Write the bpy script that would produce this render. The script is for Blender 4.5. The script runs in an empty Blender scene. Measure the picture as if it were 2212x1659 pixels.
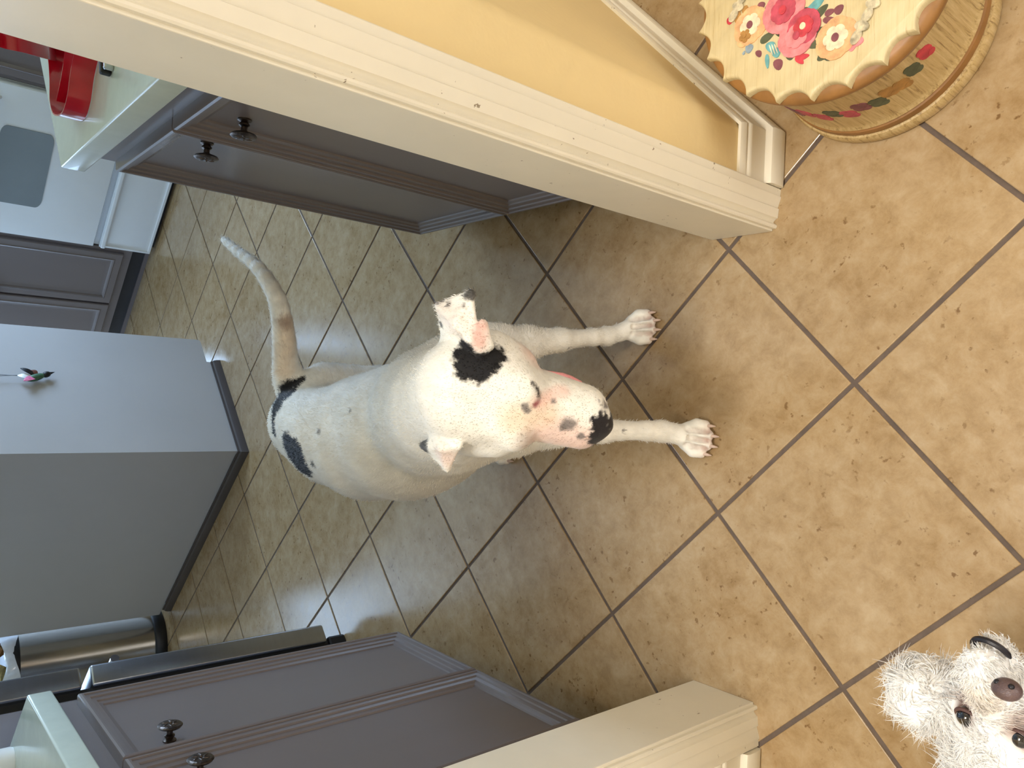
import bpy, bmesh, math, random
import numpy as np
from mathutils import Vector, Matrix

random.seed(7); np.random.seed(7)
scene = bpy.context.scene
COL = scene.collection

# ------------------------------------------------------------------ camera
F_PX = 1651.86
CAM = np.array([0.0, 0.0, 1.189])
RW = np.array([[0.04597381, -0.65608679, -0.75328384],
               [-0.99880021, -0.01745661, -0.04575380],
               [0.01686868, 0.75448353, -0.65610217]])      # world -> camera (x right, y down, z forward)
cam_data = bpy.data.cameras.new('camera')
cam_data.sensor_fit = 'HORIZONTAL'; cam_data.sensor_width = 36.0
cam_data.lens = F_PX / 2212.0 * 36.0
cam_data.clip_start = 0.02; cam_data.clip_end = 60
cam = bpy.data.objects.new('camera', cam_data); COL.objects.link(cam)
_m = (RW.T @ np.diag([1, -1, -1])).tolist()
cam.matrix_world = Matrix.Translation(Vector(CAM)) @ Matrix(_m).to_4x4()
scene.camera = cam

# ------------------------------------------------------------------ view, world, lights
scene.view_settings.view_transform = 'Standard'
scene.view_settings.look = 'None'
scene.view_settings.gamma = 1.0
scene.view_settings.use_curve_mapping = False
scene.view_settings.exposure = 0.0

world = bpy.data.worlds.new('world'); scene.world = world; world.use_nodes = True
bg = world.node_tree.nodes['Background']
bg.inputs[0].default_value = (0.55, 0.70, 1.0, 1); bg.inputs[1].default_value = 1.0

def PQ(p, q):            # kitchen axes (45 degrees to the doorway) -> world x, y
    return ((p - q) / 2 ** .5, (p + q) / 2 ** .5)

def area(name, loc, target, sx, sy, power, color):
    d = bpy.data.lights.new(name, 'AREA'); d.shape = 'RECTANGLE'; d.size = sx; d.size_y = sy
    d.energy = power; d.color = color
    o = bpy.data.objects.new(name, d); COL.objects.link(o)
    o.location = loc
    o.rotation_euler = (Vector(target) - Vector(loc)).to_track_quat('-Z', 'Y').to_euler()
    return o

COOL = (0.47, 0.69, 1.0)
NEUTRAL = (1.0, 0.975, 0.94)
_x, _y = PQ(4.02, 0.98)
area('daylight_kitchen_window', (_x, _y, 1.46), (*PQ(2.0, 1.5), 0.8), 1.15, 0.78, 76, COOL)
_x, _y = PQ(2.60, 5.05)
area('daylight_patio_door', (_x, _y, 1.18), (*PQ(2.60, 3.0), 1.18), 1.25, 2.2, 44, COOL)
_x, _y = PQ(4.02, 3.90)
area('daylight_garden_door', (_x, _y, 1.08), (*PQ(3.0, 3.90), 1.08), 0.85, 2.0, 40, COOL)
area('daylight_hall_window', (0.90, -2.2, 1.55), (0.0, 0.3, 0.6), 1.5, 1.3, 34, NEUTRAL)
area('daylight_hall_skylight', (-0.30, 0.20, 4.93), (-0.30, 0.20, 0), 1.2, 0.62, 146, NEUTRAL)

# ------------------------------------------------------------------ pixel helpers (2212 x 1659 frame)
def ray(u, v): return RW.T @ np.array([(u - 1106) / F_PX, (v - 829.5) / F_PX, 1.0])
def onz(u, v, z):
    d = ray(u, v); return CAM + d * (z - CAM[2]) / d[2]

# ------------------------------------------------------------------ materials
def srgb(r, g, b):
    f = lambda c: (c / 255 / 12.92) if c / 255 <= .04045 else ((c / 255 + .055) / 1.055) ** 2.4
    return (f(r), f(g), f(b), 1.0)

def new_mat(name):
    m = bpy.data.materials.new(name); m.use_nodes = True
    nt = m.node_tree; return m, nt, nt.nodes['Principled BSDF']

def N(nt, kind, **kw):
    n = nt.nodes.new(kind)
    for k, v in kw.items():
        if k in n.inputs: n.inputs[k].default_value = v
        else: setattr(n, k, v)
    return n

def mix_col(nt, fac, a, b, blend='MIX'):
    n = nt.nodes.new('ShaderNodeMix'); n.data_type = 'RGBA'; n.blend_type = blend
    for sock, val in ((n.inputs[0], fac), (n.inputs[6], a), (n.inputs[7], b)):
        if hasattr(val, 'links') or isinstance(val, bpy.types.NodeSocket): nt.links.new(val, sock)
        else: sock.default_value = val
    return n.outputs[2]

def ramp(nt, fac, stops):
    r = nt.nodes.new('ShaderNodeValToRGB'); nt.links.new(fac, r.inputs[0])
    el = r.color_ramp.elements
    while len(el) < len(stops): el.new(0.5)
    for e, (p, c) in zip(el, stops): e.position = p; e.color = c if len(c) == 4 else (*c, 1)
    return r.outputs[0]

def simple(name, col, rough=.5, metal=0.0, vary=.12, scale=6.0, bump=0.0, bscale=60.0, spec=.5, coat=0.0, stretch=None):
    m, nt, b = new_mat(name)
    tc = N(nt, 'ShaderNodeTexCoord'); mp = N(nt, 'ShaderNodeMapping')
    nt.links.new(tc.outputs['Object'], mp.inputs[0])
    if stretch: mp.inputs['Scale'].default_value = stretch
    no = N(nt, 'ShaderNodeTexNoise', Scale=scale, Detail=4.0, Roughness=.6)
    nt.links.new(mp.outputs[0], no.inputs[0])
    dark = tuple(c * (1 - vary) for c in col[:3]) + (1,); lite = tuple(min(1, c * (1 + vary)) for c in col[:3]) + (1,)
    nt.links.new(ramp(nt, no.outputs['Fac'], [(.3, dark), (.7, lite)]), b.inputs['Base Color'])
    b.inputs['Roughness'].default_value = rough; b.inputs['Metallic'].default_value = metal
    b.inputs['Specular IOR Level'].default_value = spec; b.inputs['Coat Weight'].default_value = coat
    if bump:
        n2 = N(nt, 'ShaderNodeTexNoise', Scale=bscale, Detail=3.0); nt.links.new(mp.outputs[0], n2.inputs[0])
        bp = N(nt, 'ShaderNodeBump', Strength=bump, Distance=.002); nt.links.new(n2.outputs['Fac'], bp.inputs['Height'])
        nt.links.new(bp.outputs[0], b.inputs['Normal'])
    return m

def tile_material():
    m, nt, b = new_mat('ceramic_tile')
    tc = N(nt, 'ShaderNodeTexCoord'); oi = N(nt, 'ShaderNodeObjectInfo')
    mul = N(nt, 'ShaderNodeVectorMath', operation='MULTIPLY_ADD')
    nt.links.new(oi.outputs['Random'], mul.inputs[0]); mul.inputs[1].default_value = (91.7, 57.3, 33.1)
    nt.links.new(tc.outputs['Object'], mul.inputs[2]); v = mul.outputs[0]
    big = N(nt, 'ShaderNodeTexNoise', Scale=7.0, Detail=6.0, Roughness=.62, Distortion=.4); nt.links.new(v, big.inputs[0])
    med = N(nt, 'ShaderNodeTexNoise', Scale=26.0, Detail=7.0, Roughness=.72, Distortion=.25); nt.links.new(v, med.inputs[0])
    spk = N(nt, 'ShaderNodeTexNoise', Scale=70.0, Detail=3.0, Roughness=.55); nt.links.new(v, spk.inputs[0])
    c1 = ramp(nt, big.outputs['Fac'], [(.30, srgb(148, 119, 80)), (.48, srgb(163, 137, 100)), (.70, srgb(178, 155, 122))])
    c2 = ramp(nt, med.outputs['Fac'], [(.34, srgb(138, 110, 73)), (.50, srgb(167, 141, 104)), (.68, srgb(186, 166, 134))])
    c = mix_col(nt, .5, c1, c2)
    s = ramp(nt, spk.outputs['Fac'], [(.30, (1, 1, 1)), (.37, (0, 0, 0))])
    bm = ramp(nt, big.outputs['Fac'], [(.42, (1, 1, 1)), (.60, (0, 0, 0))])
    mm = N(nt, 'ShaderNodeMath', operation='MULTIPLY'); nt.links.new(s, mm.inputs[0]); nt.links.new(bm, mm.inputs[1])
    c = mix_col(nt, mm.outputs[0], c, srgb(122, 94, 60))
    nt.links.new(c, b.inputs['Base Color'])
    r = ramp(nt, med.outputs['Fac'], [(.3, (.17, .17, .17)), (.7, (.26, .26, .26))]); nt.links.new(r, b.inputs['Roughness'])
    b.inputs['Specular IOR Level'].default_value = .5
    bp = N(nt, 'ShaderNodeBump', Strength=.16, Distance=.0010); nt.links.new(med.outputs['Fac'], bp.inputs['Height'])
    nt.links.new(bp.outputs[0], b.inputs['Normal'])
    return m

M = {}
M['tile'] = tile_material()
M['grout'] = simple('grout', srgb(98, 84, 74), .85, vary=.15, scale=40, bump=.3, bscale=300)
M['wall_yellow'] = simple('wall_yellow', srgb(236, 211, 156), .6, vary=.03, scale=3, bump=.35, bscale=45)
M['wall_hall'] = simple('wall_hall', srgb(226, 220, 206), .7, vary=.03, scale=3, bump=.3, bscale=45)
M['wall_kitchen'] = simple('wall_kitchen', srgb(205, 190, 160), .7, vary=.03, scale=3, bump=.3, bscale=45)
M['ceiling'] = simple('ceiling_paint', srgb(238, 234, 226), .8, vary=.02, bump=.3, bscale=80)
M['white_trim'] = simple('white_trim', srgb(236, 228, 208), .38, vary=.03, scale=8, bump=.06, bscale=90)
def add_chips(m):
    nt = m.node_tree; b = nt.nodes['Principled BSDF']; base = b.inputs['Base Color'].links[0].from_socket
    tc = N(nt, 'ShaderNodeTexCoord'); n1 = N(nt, 'ShaderNodeTexNoise', Scale=95.0, Detail=3.0, Roughness=.6); nt.links.new(tc.outputs['Object'], n1.inputs[0])
    n2 = N(nt, 'ShaderNodeTexNoise', Scale=9.0, Detail=1.0); nt.links.new(tc.outputs['Object'], n2.inputs[0])
    a = ramp(nt, n1.outputs['Fac'], [(.69, (0, 0, 0)), (.72, (1, 1, 1))]); c = ramp(nt, n2.outputs['Fac'], [(.50, (0, 0, 0)), (.58, (1, 1, 1))])
    mm = N(nt, 'ShaderNodeMath', operation='MULTIPLY'); nt.links.new(a, mm.inputs[0]); nt.links.new(c, mm.inputs[1])
    nt.links.new(mix_col(nt, mm.outputs[0], base, srgb(132, 112, 84)), b.inputs['Base Color'])
add_chips(M['white_trim'])
M['cabinet'] = simple('cabinet_paint', srgb(114, 106, 106), .24, vary=.05, scale=3, bump=.08, bscale=70, stretch=(1, 1, .2))
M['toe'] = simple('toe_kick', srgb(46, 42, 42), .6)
M['counter'] = simple('solid_surface', srgb(196, 208, 198), .22, vary=.04, scale=30, coat=.15)
M['pewter'] = simple('pewter', srgb(92, 82, 76), .30, 1.0, vary=.4, scale=120, bump=.4, bscale=220)
M['island'] = simple('island_paint', srgb(176, 175, 176), .42, vary=.03, scale=3, bump=.06, bscale=60)
M['island_trim'] = simple('island_trim', srgb(72, 64, 62), .45)
M['steel'] = simple('brushed_steel', srgb(172, 176, 184), .27, 1.0, vary=.06, scale=14, bump=.05, bscale=200, stretch=(1, 1, 12))
M['steel_can'] = simple('can_steel', srgb(188, 184, 176), .18, 1.0, vary=.05, scale=10, stretch=(8, 8, 1))
M['fridge_side'] = simple('fridge_side', srgb(150, 152, 168), .35, .3, vary=.04)
M['black'] = simple('black_plastic', srgb(18, 18, 20), .45)
M['enamel'] = simple('white_enamel', srgb(226, 232, 238), .22, vary=.02, coat=.3)
M['oven_glass'] = simple('oven_glass', srgb(128, 138, 144), .12, vary=.05, scale=4)
M['cream_wood'] = None
M['gold_brown'] = simple('antique_gold', srgb(150, 106, 56), .45, vary=.2, scale=25, bump=.15)
M['red_ribbon'] = simple('red_ribbon', srgb(176, 8, 34), .25, vary=.15, scale=20, coat=.4)
M['chrome'] = simple('chrome', srgb(210, 212, 216), .12, 1.0)
M['liner'] = simple('clear_liner', srgb(225, 232, 240), .2, vary=.1, scale=30, coat=.5)
M['paper_mix'] = simple('waste_paper', srgb(190, 170, 110), .5, vary=.6, scale=28)
M['glass_pane'] = None
M['white_plastic'] = simple('white_plastic', srgb(232, 234, 236), .3)
M['green_glass'] = simple('dark_green_bottle', srgb(38, 62, 52), .12, coat=.5)
M['pink_feather'] = simple('pink_feather', srgb(226, 120, 160), .6, vary=.25, scale=60)
M['brown_feather'] = simple('brown_feather', srgb(112, 62, 44), .8, vary=.4, scale=90)
M['green_body'] = simple('green_lure_body', srgb(66, 104, 78), .5, vary=.4, scale=70)
M['cord'] = simple('grey_cord', srgb(120, 126, 136), .6)
M['claw'] = simple('claw', srgb(196, 172, 158), .4)
M['nose_dark'] = simple('dog_nose', srgb(44, 38, 40), .42, vary=.2, scale=60, bump=.3, bscale=500)
M['nose_brown'] = simple('liver_nose', srgb(92, 74, 74), .38, vary=.15, scale=80, bump=.35, bscale=600)
M['eye'] = simple('dark_eye', srgb(20, 20, 28), .05, coat=1.0)
M['lip_pink'] = simple('pink_lip', srgb(226, 150, 150), .4, vary=.1, scale=80)
M['mouth_dark'] = simple('dark_lip', srgb(26, 24, 32), .4)
M['eye_rim'] = simple('brown_eye_rim', srgb(88, 62, 58), .6, vary=.2, scale=100)

def glass_mat():
    m, nt, b = new_mat('window_glass')
    b.inputs['Base Color'].default_value = (.95, .98, 1, 1); b.inputs['Roughness'].default_value = .02
    b.inputs['Transmission Weight'].default_value = 1.0; b.inputs['IOR'].default_value = 1.02
    return m
M['glass_pane'] = glass_mat()

def cream_wood():
    m, nt, b = new_mat('cream_painted_wood')
    tc = N(nt, 'ShaderNodeTexCoord'); mp = N(nt, 'ShaderNodeMapping'); nt.links.new(tc.outputs['Object'], mp.inputs[0])
    mp.inputs['Scale'].default_value = (1.0, 26.0, 1.0)
    w = N(nt, 'ShaderNodeTexNoise', Scale=14.0, Detail=5.0, Roughness=.7, Distortion=.8); nt.links.new(mp.outputs[0], w.inputs[0])
    n2 = N(nt, 'ShaderNodeTexNoise', Scale=9.0, Detail=4.0); nt.links.new(tc.outputs['Object'], n2.inputs[0])
    c1 = ramp(nt, w.outputs['Fac'], [(.30, srgb(166, 138, 90)), (.42, srgb(206, 188, 143)), (.7, srgb(217, 202, 161))])
    c2 = ramp(nt, n2.outputs['Fac'], [(.3, srgb(190, 170, 122)), (.65, srgb(219, 205, 167))])
    nt.links.new(mix_col(nt, .35, c1, c2), b.inputs['Base Color'])
    b.inputs['Roughness'].default_value = .42
    bp = N(nt, 'ShaderNodeBump', Strength=.25, Distance=.001); nt.links.new(w.outputs['Fac'], bp.inputs['Height'])
    nt.links.new(bp.outputs[0], b.inputs['Normal'])
    return m
M['cream_wood'] = cream_wood()

def side_wood():
    m, nt, b = new_mat('antiqued_side_wood')
    tc = N(nt, 'ShaderNodeTexCoord'); mp = N(nt, 'ShaderNodeMapping'); nt.links.new(tc.outputs['Object'], mp.inputs[0])
    mp.inputs['Scale'].default_value = (34.0, 34.0, 2.0)
    w = N(nt, 'ShaderNodeTexNoise', Scale=6.0, Detail=5.0, Roughness=.7, Distortion=.5); nt.links.new(mp.outputs[0], w.inputs[0])
    nt.links.new(ramp(nt, w.outputs['Fac'], [(.3, srgb(120, 90, 52)), (.45, srgb(190, 162, 110)), (.7, srgb(214, 190, 142))]), b.inputs['Base Color'])
    b.inputs['Roughness'].default_value = .45
    bp = N(nt, 'ShaderNodeBump', Strength=.3, Distance=.001); nt.links.new(w.outputs['Fac'], bp.inputs['Height'])
    nt.links.new(bp.outputs[0], b.inputs['Normal'])
    return m
M['side_wood'] = side_wood()

def coat_mat(name, rough, bump, scale, stretch, dk=.86):
    m, nt, b = new_mat(name)
    at = N(nt, 'ShaderNodeAttribute', attribute_name='coat')
    tc = N(nt, 'ShaderNodeTexCoord'); mp = N(nt, 'ShaderNodeMapping'); nt.links.new(tc.outputs['Object'], mp.inputs[0])
    mp.inputs['Scale'].default_value = stretch
    no = N(nt, 'ShaderNodeTexNoise', Scale=scale, Detail=4.0, Roughness=.65); nt.links.new(mp.outputs[0], no.inputs[0])
    t = ramp(nt, no.outputs['Fac'], [(.3, (dk, dk * .99, dk * .97)), (.7, (1, 1, 1))])
    nt.links.new(mix_col(nt, 1.0, at.outputs['Color'], t, 'MULTIPLY'), b.inputs['Base Color'])
    b.inputs['Roughness'].default_value = rough; b.inputs['Specular IOR Level'].default_value = .25
    b.inputs['Sheen Weight'].default_value = .15
    bp = N(nt, 'ShaderNodeBump', Strength=bump, Distance=.0025); nt.links.new(no.outputs['Fac'], bp.inputs['Height'])
    nt.links.new(bp.outputs[0], b.inputs['Normal'])
    return m
M['coat'] = coat_mat('short_white_coat', .6, .35, 60, (1.0, .35, 1.0))
M['fluff'] = coat_mat('curly_white_coat', .75, .3, 70, (1, 1, 1), .96)

# ------------------------------------------------------------------ mesh helpers
class MB:
    def __init__(s): s.v = []; s.f = []
    def add(s, vs, fs):
        o = len(s.v); s.v += [tuple(map(float, q)) for q in vs]; s.f += [tuple(i + o for i in f) for f in fs]; return s
    def box(s, x0, x1, y0, y1, z0, z1):
        return s.add([(x, y, z) for z in (z0, z1) for y in (y0, y1) for x in (x0, x1)],
                     [(0, 2, 3, 1), (4, 5, 7, 6), (0, 1, 5, 4), (2, 6, 7, 3), (0, 4, 6, 2), (1, 3, 7, 5)])
    def obox(s, o, ax, ay, az, lx, ly, lz):        # box from corner o along axes
        o, ax, ay, az = (np.array(q, float) for q in (o, ax, ay, az)); vs = []
        for k in (0, lz):
            for j in (0, ly):
                for i in (0, lx): vs.append(o + ax * i + ay * j + az * k)
        return s.add(vs, [(0, 2, 3, 1), (4, 5, 7, 6), (0, 1, 5, 4), (2, 6, 7, 3), (0, 4, 6, 2), (1, 3, 7, 5)])
    def prism(s, poly, z0, z1):
        n = len(poly); vs = [(x, y, z0) for x, y in poly] + [(x, y, z1) for x, y in poly]
        return s.add(vs, [tuple(range(n - 1, -1, -1)), tuple(range(n, 2 * n))] + [(i, (i + 1) % n, (i + 1) % n + n, i + n) for i in range(n)])
    def rings(s, rings, cap0=True, cap1=True, closed=True):
        n = len(rings[0]); vs = [q for r in rings for q in r]; fs = []
        for k in range(len(rings) - 1):
            for i in range(n if closed else n - 1):
                j = (i + 1) % n; fs.append((k * n + i, k * n + j, (k + 1) * n + j, (k + 1) * n + i))
        if cap0: fs.append(tuple(range(n - 1, -1, -1)))
        if cap1: fs.append(tuple(range((len(rings) - 1) * n, len(rings) * n)))
        return s.add(vs, fs)
    def lathe(s, prof, o=(0, 0, 0), ax=(0, 0, 1), seg=32, sx=1.0, sy=1.0):   # prof: (radius, height)
        a = Vector(ax).normalized(); t = a.orthogonal().normalized() if abs(a.z) < .99 else Vector((1, 0, 0)); bt = a.cross(t)
        o = Vector(o); R = []
        for r, h in prof:
            R.append([tuple(o + a * h + (t * math.cos(2 * math.pi * i / seg) * sx + bt * math.sin(2 * math.pi * i / seg) * sy) * max(r, 1e-5)) for i in range(seg)])
        return s.rings(R)
    def tube(s, pts, rad, seg=10):
        pts = [Vector(q) for q in pts]; R = []
        rad = rad if hasattr(rad, '__len__') else [rad] * len(pts)
        for i, q in enumerate(pts):
            d = (pts[min(i + 1, len(pts) - 1)] - pts[max(i - 1, 0)]).normalized()
            t = d.orthogonal().normalized() if i == 0 else (t - d * t.dot(d)).normalized()
            b = d.cross(t)
            R.append([tuple(q + (t * math.cos(2 * math.pi * k / seg) + b * math.sin(2 * math.pi * k / seg)) * rad[i]) for k in range(seg)])
        return s.rings(R)
    def ellipsoid(s, c, rx, ry, rz, nu=16, nv=10, rot=None):
        R = []
        for j in range(nv + 1):
            th = math.pi * j / nv
            ring = []
            for i in range(nu):
                ph = 2 * math.pi * i / nu
                p = Vector((rx * max(math.sin(th), 1e-3) * math.cos(ph), ry * max(math.sin(th), 1e-3) * math.sin(ph), -rz * math.cos(th)))
                if rot is not None: p = rot @ p
                ring.append(tuple(p + Vector(c)))
            R.append(ring)
        return s.rings(R)
    def build(s, name, m, parent=None, smooth=False, bevel=0.0, bseg=2, angle=40):
        me = bpy.data.meshes.new(name); me.from_pydata(s.v, [], s.f)
        bm = bmesh.new(); bm.from_mesh(me)
        bmesh.ops.recalc_face_normals(bm, faces=bm.faces)
        if bevel:
            ed = [e for e in bm.edges if len(e.link_faces) == 2 and e.calc_face_angle(0) > math.radians(30)]
            bmesh.ops.bevel(bm, geom=ed, offset=bevel, segments=bseg, affect='EDGES', profile=.5, clamp_overlap=True)
        if smooth:
            for f in bm.faces: f.smooth = True
            for e in bm.edges:
                if len(e.link_faces) == 2 and e.calc_face_angle(0) > math.radians(angle): e.smooth = False
        bm.to_mesh(me); bm.free(); me.update()
        me.materials.append(M[m] if isinstance(m, str) else m)
        o = bpy.data.objects.new(name, me); COL.objects.link(o)
        if parent is not None: o.parent = parent
        return o

def thing(name, label, cat, loc=(0, 0, 0), group=None):
    o = bpy.data.objects.new(name, None); COL.objects.link(o); o.location = loc; o.empty_display_size = .05
    o['label'] = label; o['category'] = cat
    if group: o['group'] = group
    return o
def tag(o, label, cat, group=None):
    o['label'] = label; o['category'] = cat
    if group: o['group'] = group
    return o
def struct(o, label=None):
    o['kind'] = 'structure'
    if label: o['label'] = label
    return o
def part_of(o, t):       # parent keeping world geometry (mesh is written in world coordinates)
    o.parent = t
    mw = Matrix.Translation(t.location) if t.parent is None else t.matrix_world
    o.matrix_parent_inverse = Matrix.Translation(-Vector(t.location))
    return o
def pb(mb, name, m, t, **kw):      # part of an Empty at a location, mesh in world coordinates
    o = mb.build(name, m, None, **kw); o.parent = t; o.location = -Vector(t.location) if t.type == 'EMPTY' else (0, 0, 0); return o
def sb(mb, name, m, p, **kw):      # sub-part of a mesh part that already holds world coordinates
    return mb.build(name, m, p, **kw)

def sweep(prof, path, closed=False):   # prof: (out, z); path: (x, y) points, out = right-hand side of travel
    MBs = MB(); rings = []; n = len(path)
    for i, (x, y) in enumerate(path):
        d0 = Vector((path[i][0] - path[i - 1][0], path[i][1] - path[i - 1][1])).normalized() if i > 0 else None
        d1 = Vector((path[i + 1][0] - path[i][0], path[i + 1][1] - path[i][1])).normalized() if i < n - 1 else None
        a = d0 or d1; c = d1 or d0
        na = Vector((a.y, -a.x)); nc = Vector((c.y, -c.x)); mt = (na + nc).normalized(); k = 1 / max(.2, mt.dot(na))
        rings.append([(x + mt.x * o * k, y + mt.y * o * k, z) for o, z in prof])
    return MBs.rings(rings)

def loft_rect(c, ux, uz, un, w, h, prof, back=0.0):
    """slab door: centre c of its back face, axes along width / height / outward, prof = (inset, out)"""
    c, ux, uz, un = (np.array(q, float) for q in (c, ux, uz, un)); R = []
    for ins, out in [(0, back)] + prof:
        a, b_ = w / 2 - ins, h / 2 - ins
        R.append([c + ux * sx * a + uz * sz * b_ + un * out for sx, sz in ((-1, -1), (1, -1), (1, 1), (-1, 1))])
    return MB().rings(R)

OGEE = [(0, .0165), (.0015, .0200), (.005, .0215), (.0085, .0210), (.0095, .0185), (.0175, .0165), (.0190, .0135), (.0270, .0110), (.0285, .0080), (.0360, .0055), (.0375, .0025), (.042, .0020)]

def knob_mb(o, ax, s=1.0):
    o = Vector(o); a = Vector(ax).normalized()
    mb = MB().lathe([(0, -.002), (.0110, -.002), (.0110, .002), (.009, .0035), (.0060, .005), (.0085, .008), (.0085, .010), (.0050, .0125), (.0050, .018), (.011, .021),
                     (.0185, .0235), (.0205, .0265), (.0185, .0285), (.014, .0295), (0, .0300)], o, a, 28)
    t = a.orthogonal().normalized(); b = a.cross(t)
    for k in range(6):
        an = 2 * math.pi * k / 6; d = t * math.cos(an) + b * math.sin(an); e = a.cross(d)
        rot = Matrix((d * .9 + e * .43, e * .9 - d * .43, a)).transposed()
        mb.ellipsoid(o + a * .0294 + d * .0085, .0062, .0022, .0016, 10, 6, rot)
    mb.ellipsoid(o + a * .030, .003, .003, .002, 10, 6)
    return mb

# ================================================================== FLOOR
S = 0.336; G0 = (0.046, 0.552)
E1 = (1 / 2 ** .5, 1 / 2 ** .5); E2 = (-1 / 2 ** .5, 1 / 2 ** .5)
fl = MB().prism([(-4.2, -2.4), (2.2, -2.4), (2.2, 2.2), (3.4, 3.0), (0.4, 6.9), (-4.2, 6.9)], -.10, -.0025).build('floor', 'grout')
struct(fl, 'beige ceramic tiled floor laid diagonally with dark grout')
tb = bmesh.new(); bmesh.ops.create_cube(tb, size=1.0)
bmesh.ops.scale(tb, vec=(S - .0072, S - .0072, .010), verts=tb.verts); bmesh.ops.translate(tb, vec=(0, 0, -.005), verts=tb.verts)
bmesh.ops.bevel(tb, geom=[e for e in tb.edges if all(v.co.z > -.001 for v in e.verts)], offset=.0016, segments=2, affect='EDGES', profile=.5)
tile_me = bpy.data.meshes.new('tile'); tb.to_mesh(tile_me); tb.free(); tile_me.materials.append(M['tile'])
cands = []
for i in range(-14, 16):
    for j in range(-14, 20):
        x = G0[0] + S * ((i + .5) * E1[0] + (j + .5) * E2[0]); y = G0[1] + S * ((i + .5) * E1[1] + (j + .5) * E2[1])
        if y < -.9 or abs(x) > 2.4: continue
        if y > .9 and x < (.2 * 2 ** .5 - y) : continue
        q = RW @ (np.array([x, y, 0]) - CAM)
        if q[2] < .2: continue
        u, v = q[0] / q[2] * F_PX + 1106, q[1] / q[2] * F_PX + 829.5
        if -160 < u < 3300 and -500 < v < 2160: cands.append((q[2], x, y))
cands.sort()
for d, x, y in cands[:299]:
    o = bpy.data.objects.new('tile', tile_me); COL.objects.link(o); o.parent = fl
    o.location = (x, y, random.uniform(-.0003, .0003)); o.rotation_euler = (0, 0, math.radians(45) + random.choice((0, 1, 2, 3)) * math.pi / 2)

# ================================================================== WALLS
H = 2.45; HH = 5.0; YN, YF = 0.707, 0.821; XL, XR = -0.500, 0.305; XC = 0.462
DIAG = (1 / 2 ** .5, 1 / 2 ** .5)
def bull(cx, cy, r, a0, a1, n=6):
    return [(cx + r * math.cos(a0 + (a1 - a0) * k / n), cy + r * math.sin(a0 + (a1 - a0) * k / n)) for k in range(n + 1)]
r = .03; cx, cy = XC - r * math.tan(math.pi / 8), YN + r
arc = bull(cx, cy, r, -math.pi / 2, -math.pi / 4)
ex, ey = arc[-1]
end = (2.15, ey + (2.15 - ex)); t2 = .114
poly = [(XR + .012, YN)] + arc + [end, (end[0] - t2 * 2 ** .5, end[1])]
kx = ex - t2 * 2 ** .5; yk = ey
poly += [(kx + (YF - yk), YF), (XR + .012, YF)]
wr = MB().prism(poly, 0, HH).build('wall_right', 'wall_yellow', smooth=True, angle=20); struct(wr, 'yellow wall stub with rounded corner turning diagonally')
QK = ((ey) - (kx)) / 2 ** .5          # kitchen face of the diagonal wall in q
wl = MB().box(-1.95, XL - .012, YN, YF, 0, HH).build('wall_left', 'wall_yellow'); struct(wl, 'yellow wall left of the doorway')
wh = MB().box(XL - .012, XR + .012, YN, YF, 2.06, HH).build('wall_header', 'wall_yellow'); struct(wh, 'yellow wall above the doorway')

# casing profile: (across from the opening, proud of the wall)
CAS = [(0, 0), (0, .0095), (.002, .0115), (.005, .0115), (.0072, .0095), (.010, .0050), (.0125, .0055), (.0165, .0095), (.0175, .0125), (.033, .0140), (.0345, .0118), (.037, .0125), (.050, .0168), (.0535, .0172), (.0545, .0155), (.0655, .0165), (.0675, .0145), (.0675, 0)]
def casing(name, x0, sgn, label):
    ring = [(x0 + sgn * a, YN - b) for a, b in CAS]
    o = MB().prism(ring if sgn > 0 else ring[::-1], 0, 2.045 + .068).build(name, 'white_trim', smooth=True, angle=35); struct(o, label); return o
casing('trim_1', XR + .004, 1, 'cream moulded door casing beside the painted stool')
casing('trim_2', XL - .004, -1, 'cream moulded door casing beside the small dog')
struct(MB().box(XR, XR + .0125, YN - .004, YF + .004, 0, 2.048).build('trim_3', 'white_trim', bevel=.0015), 'flat cream door jamb on the stool side')
struct(MB().box(XL - .0125, XL, YN - .004, YF + .004, 0, 2.048).build('trim_4', 'white_trim', bevel=.0015), 'flat cream door jamb on the small dog side')
struct(MB().box(XL, XR, YN - .004, YF + .004, 2.048, 2.061).build('trim_5', 'white_trim'), 'flat cream head jamb')
ring = [(z, b) for z, b in CAS]
hd = MB().rings([[(x, YN - b, 2.045 + a) for a, b in CAS] for x in (XL, XR)]).build('trim_6', 'white_trim', smooth=True, angle=35); struct(hd, 'cream moulded head casing')

BASE = [(0, .110), (.005, .110), (.0075, .106), (.0085, .098), (.0065, .0945), (.0095, .0915), (.0115, .087), (.0108, .083), (.0112, .046), (.0135, .0435), (.0205, .0400), (.0225, .036), (.0235, .014), (.0225, .004), (.0205, .0), (0, 0)]
struct(sweep(BASE, [(XR + .0725, YN), (XC, YN), (end[0], end[1] - (ex - XC) * 0 + (YN - ey + (ex - XC)))]).build('baseboard_right', 'white_trim', smooth=True, angle=35), 'cream stepped baseboard behind the painted stool')
struct(sweep(BASE, [(-1.95, YN), (XL - .0725, YN)]).build('baseboard_left', 'white_trim', smooth=True, angle=35), 'cream stepped baseboard beside the small dog')

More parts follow.
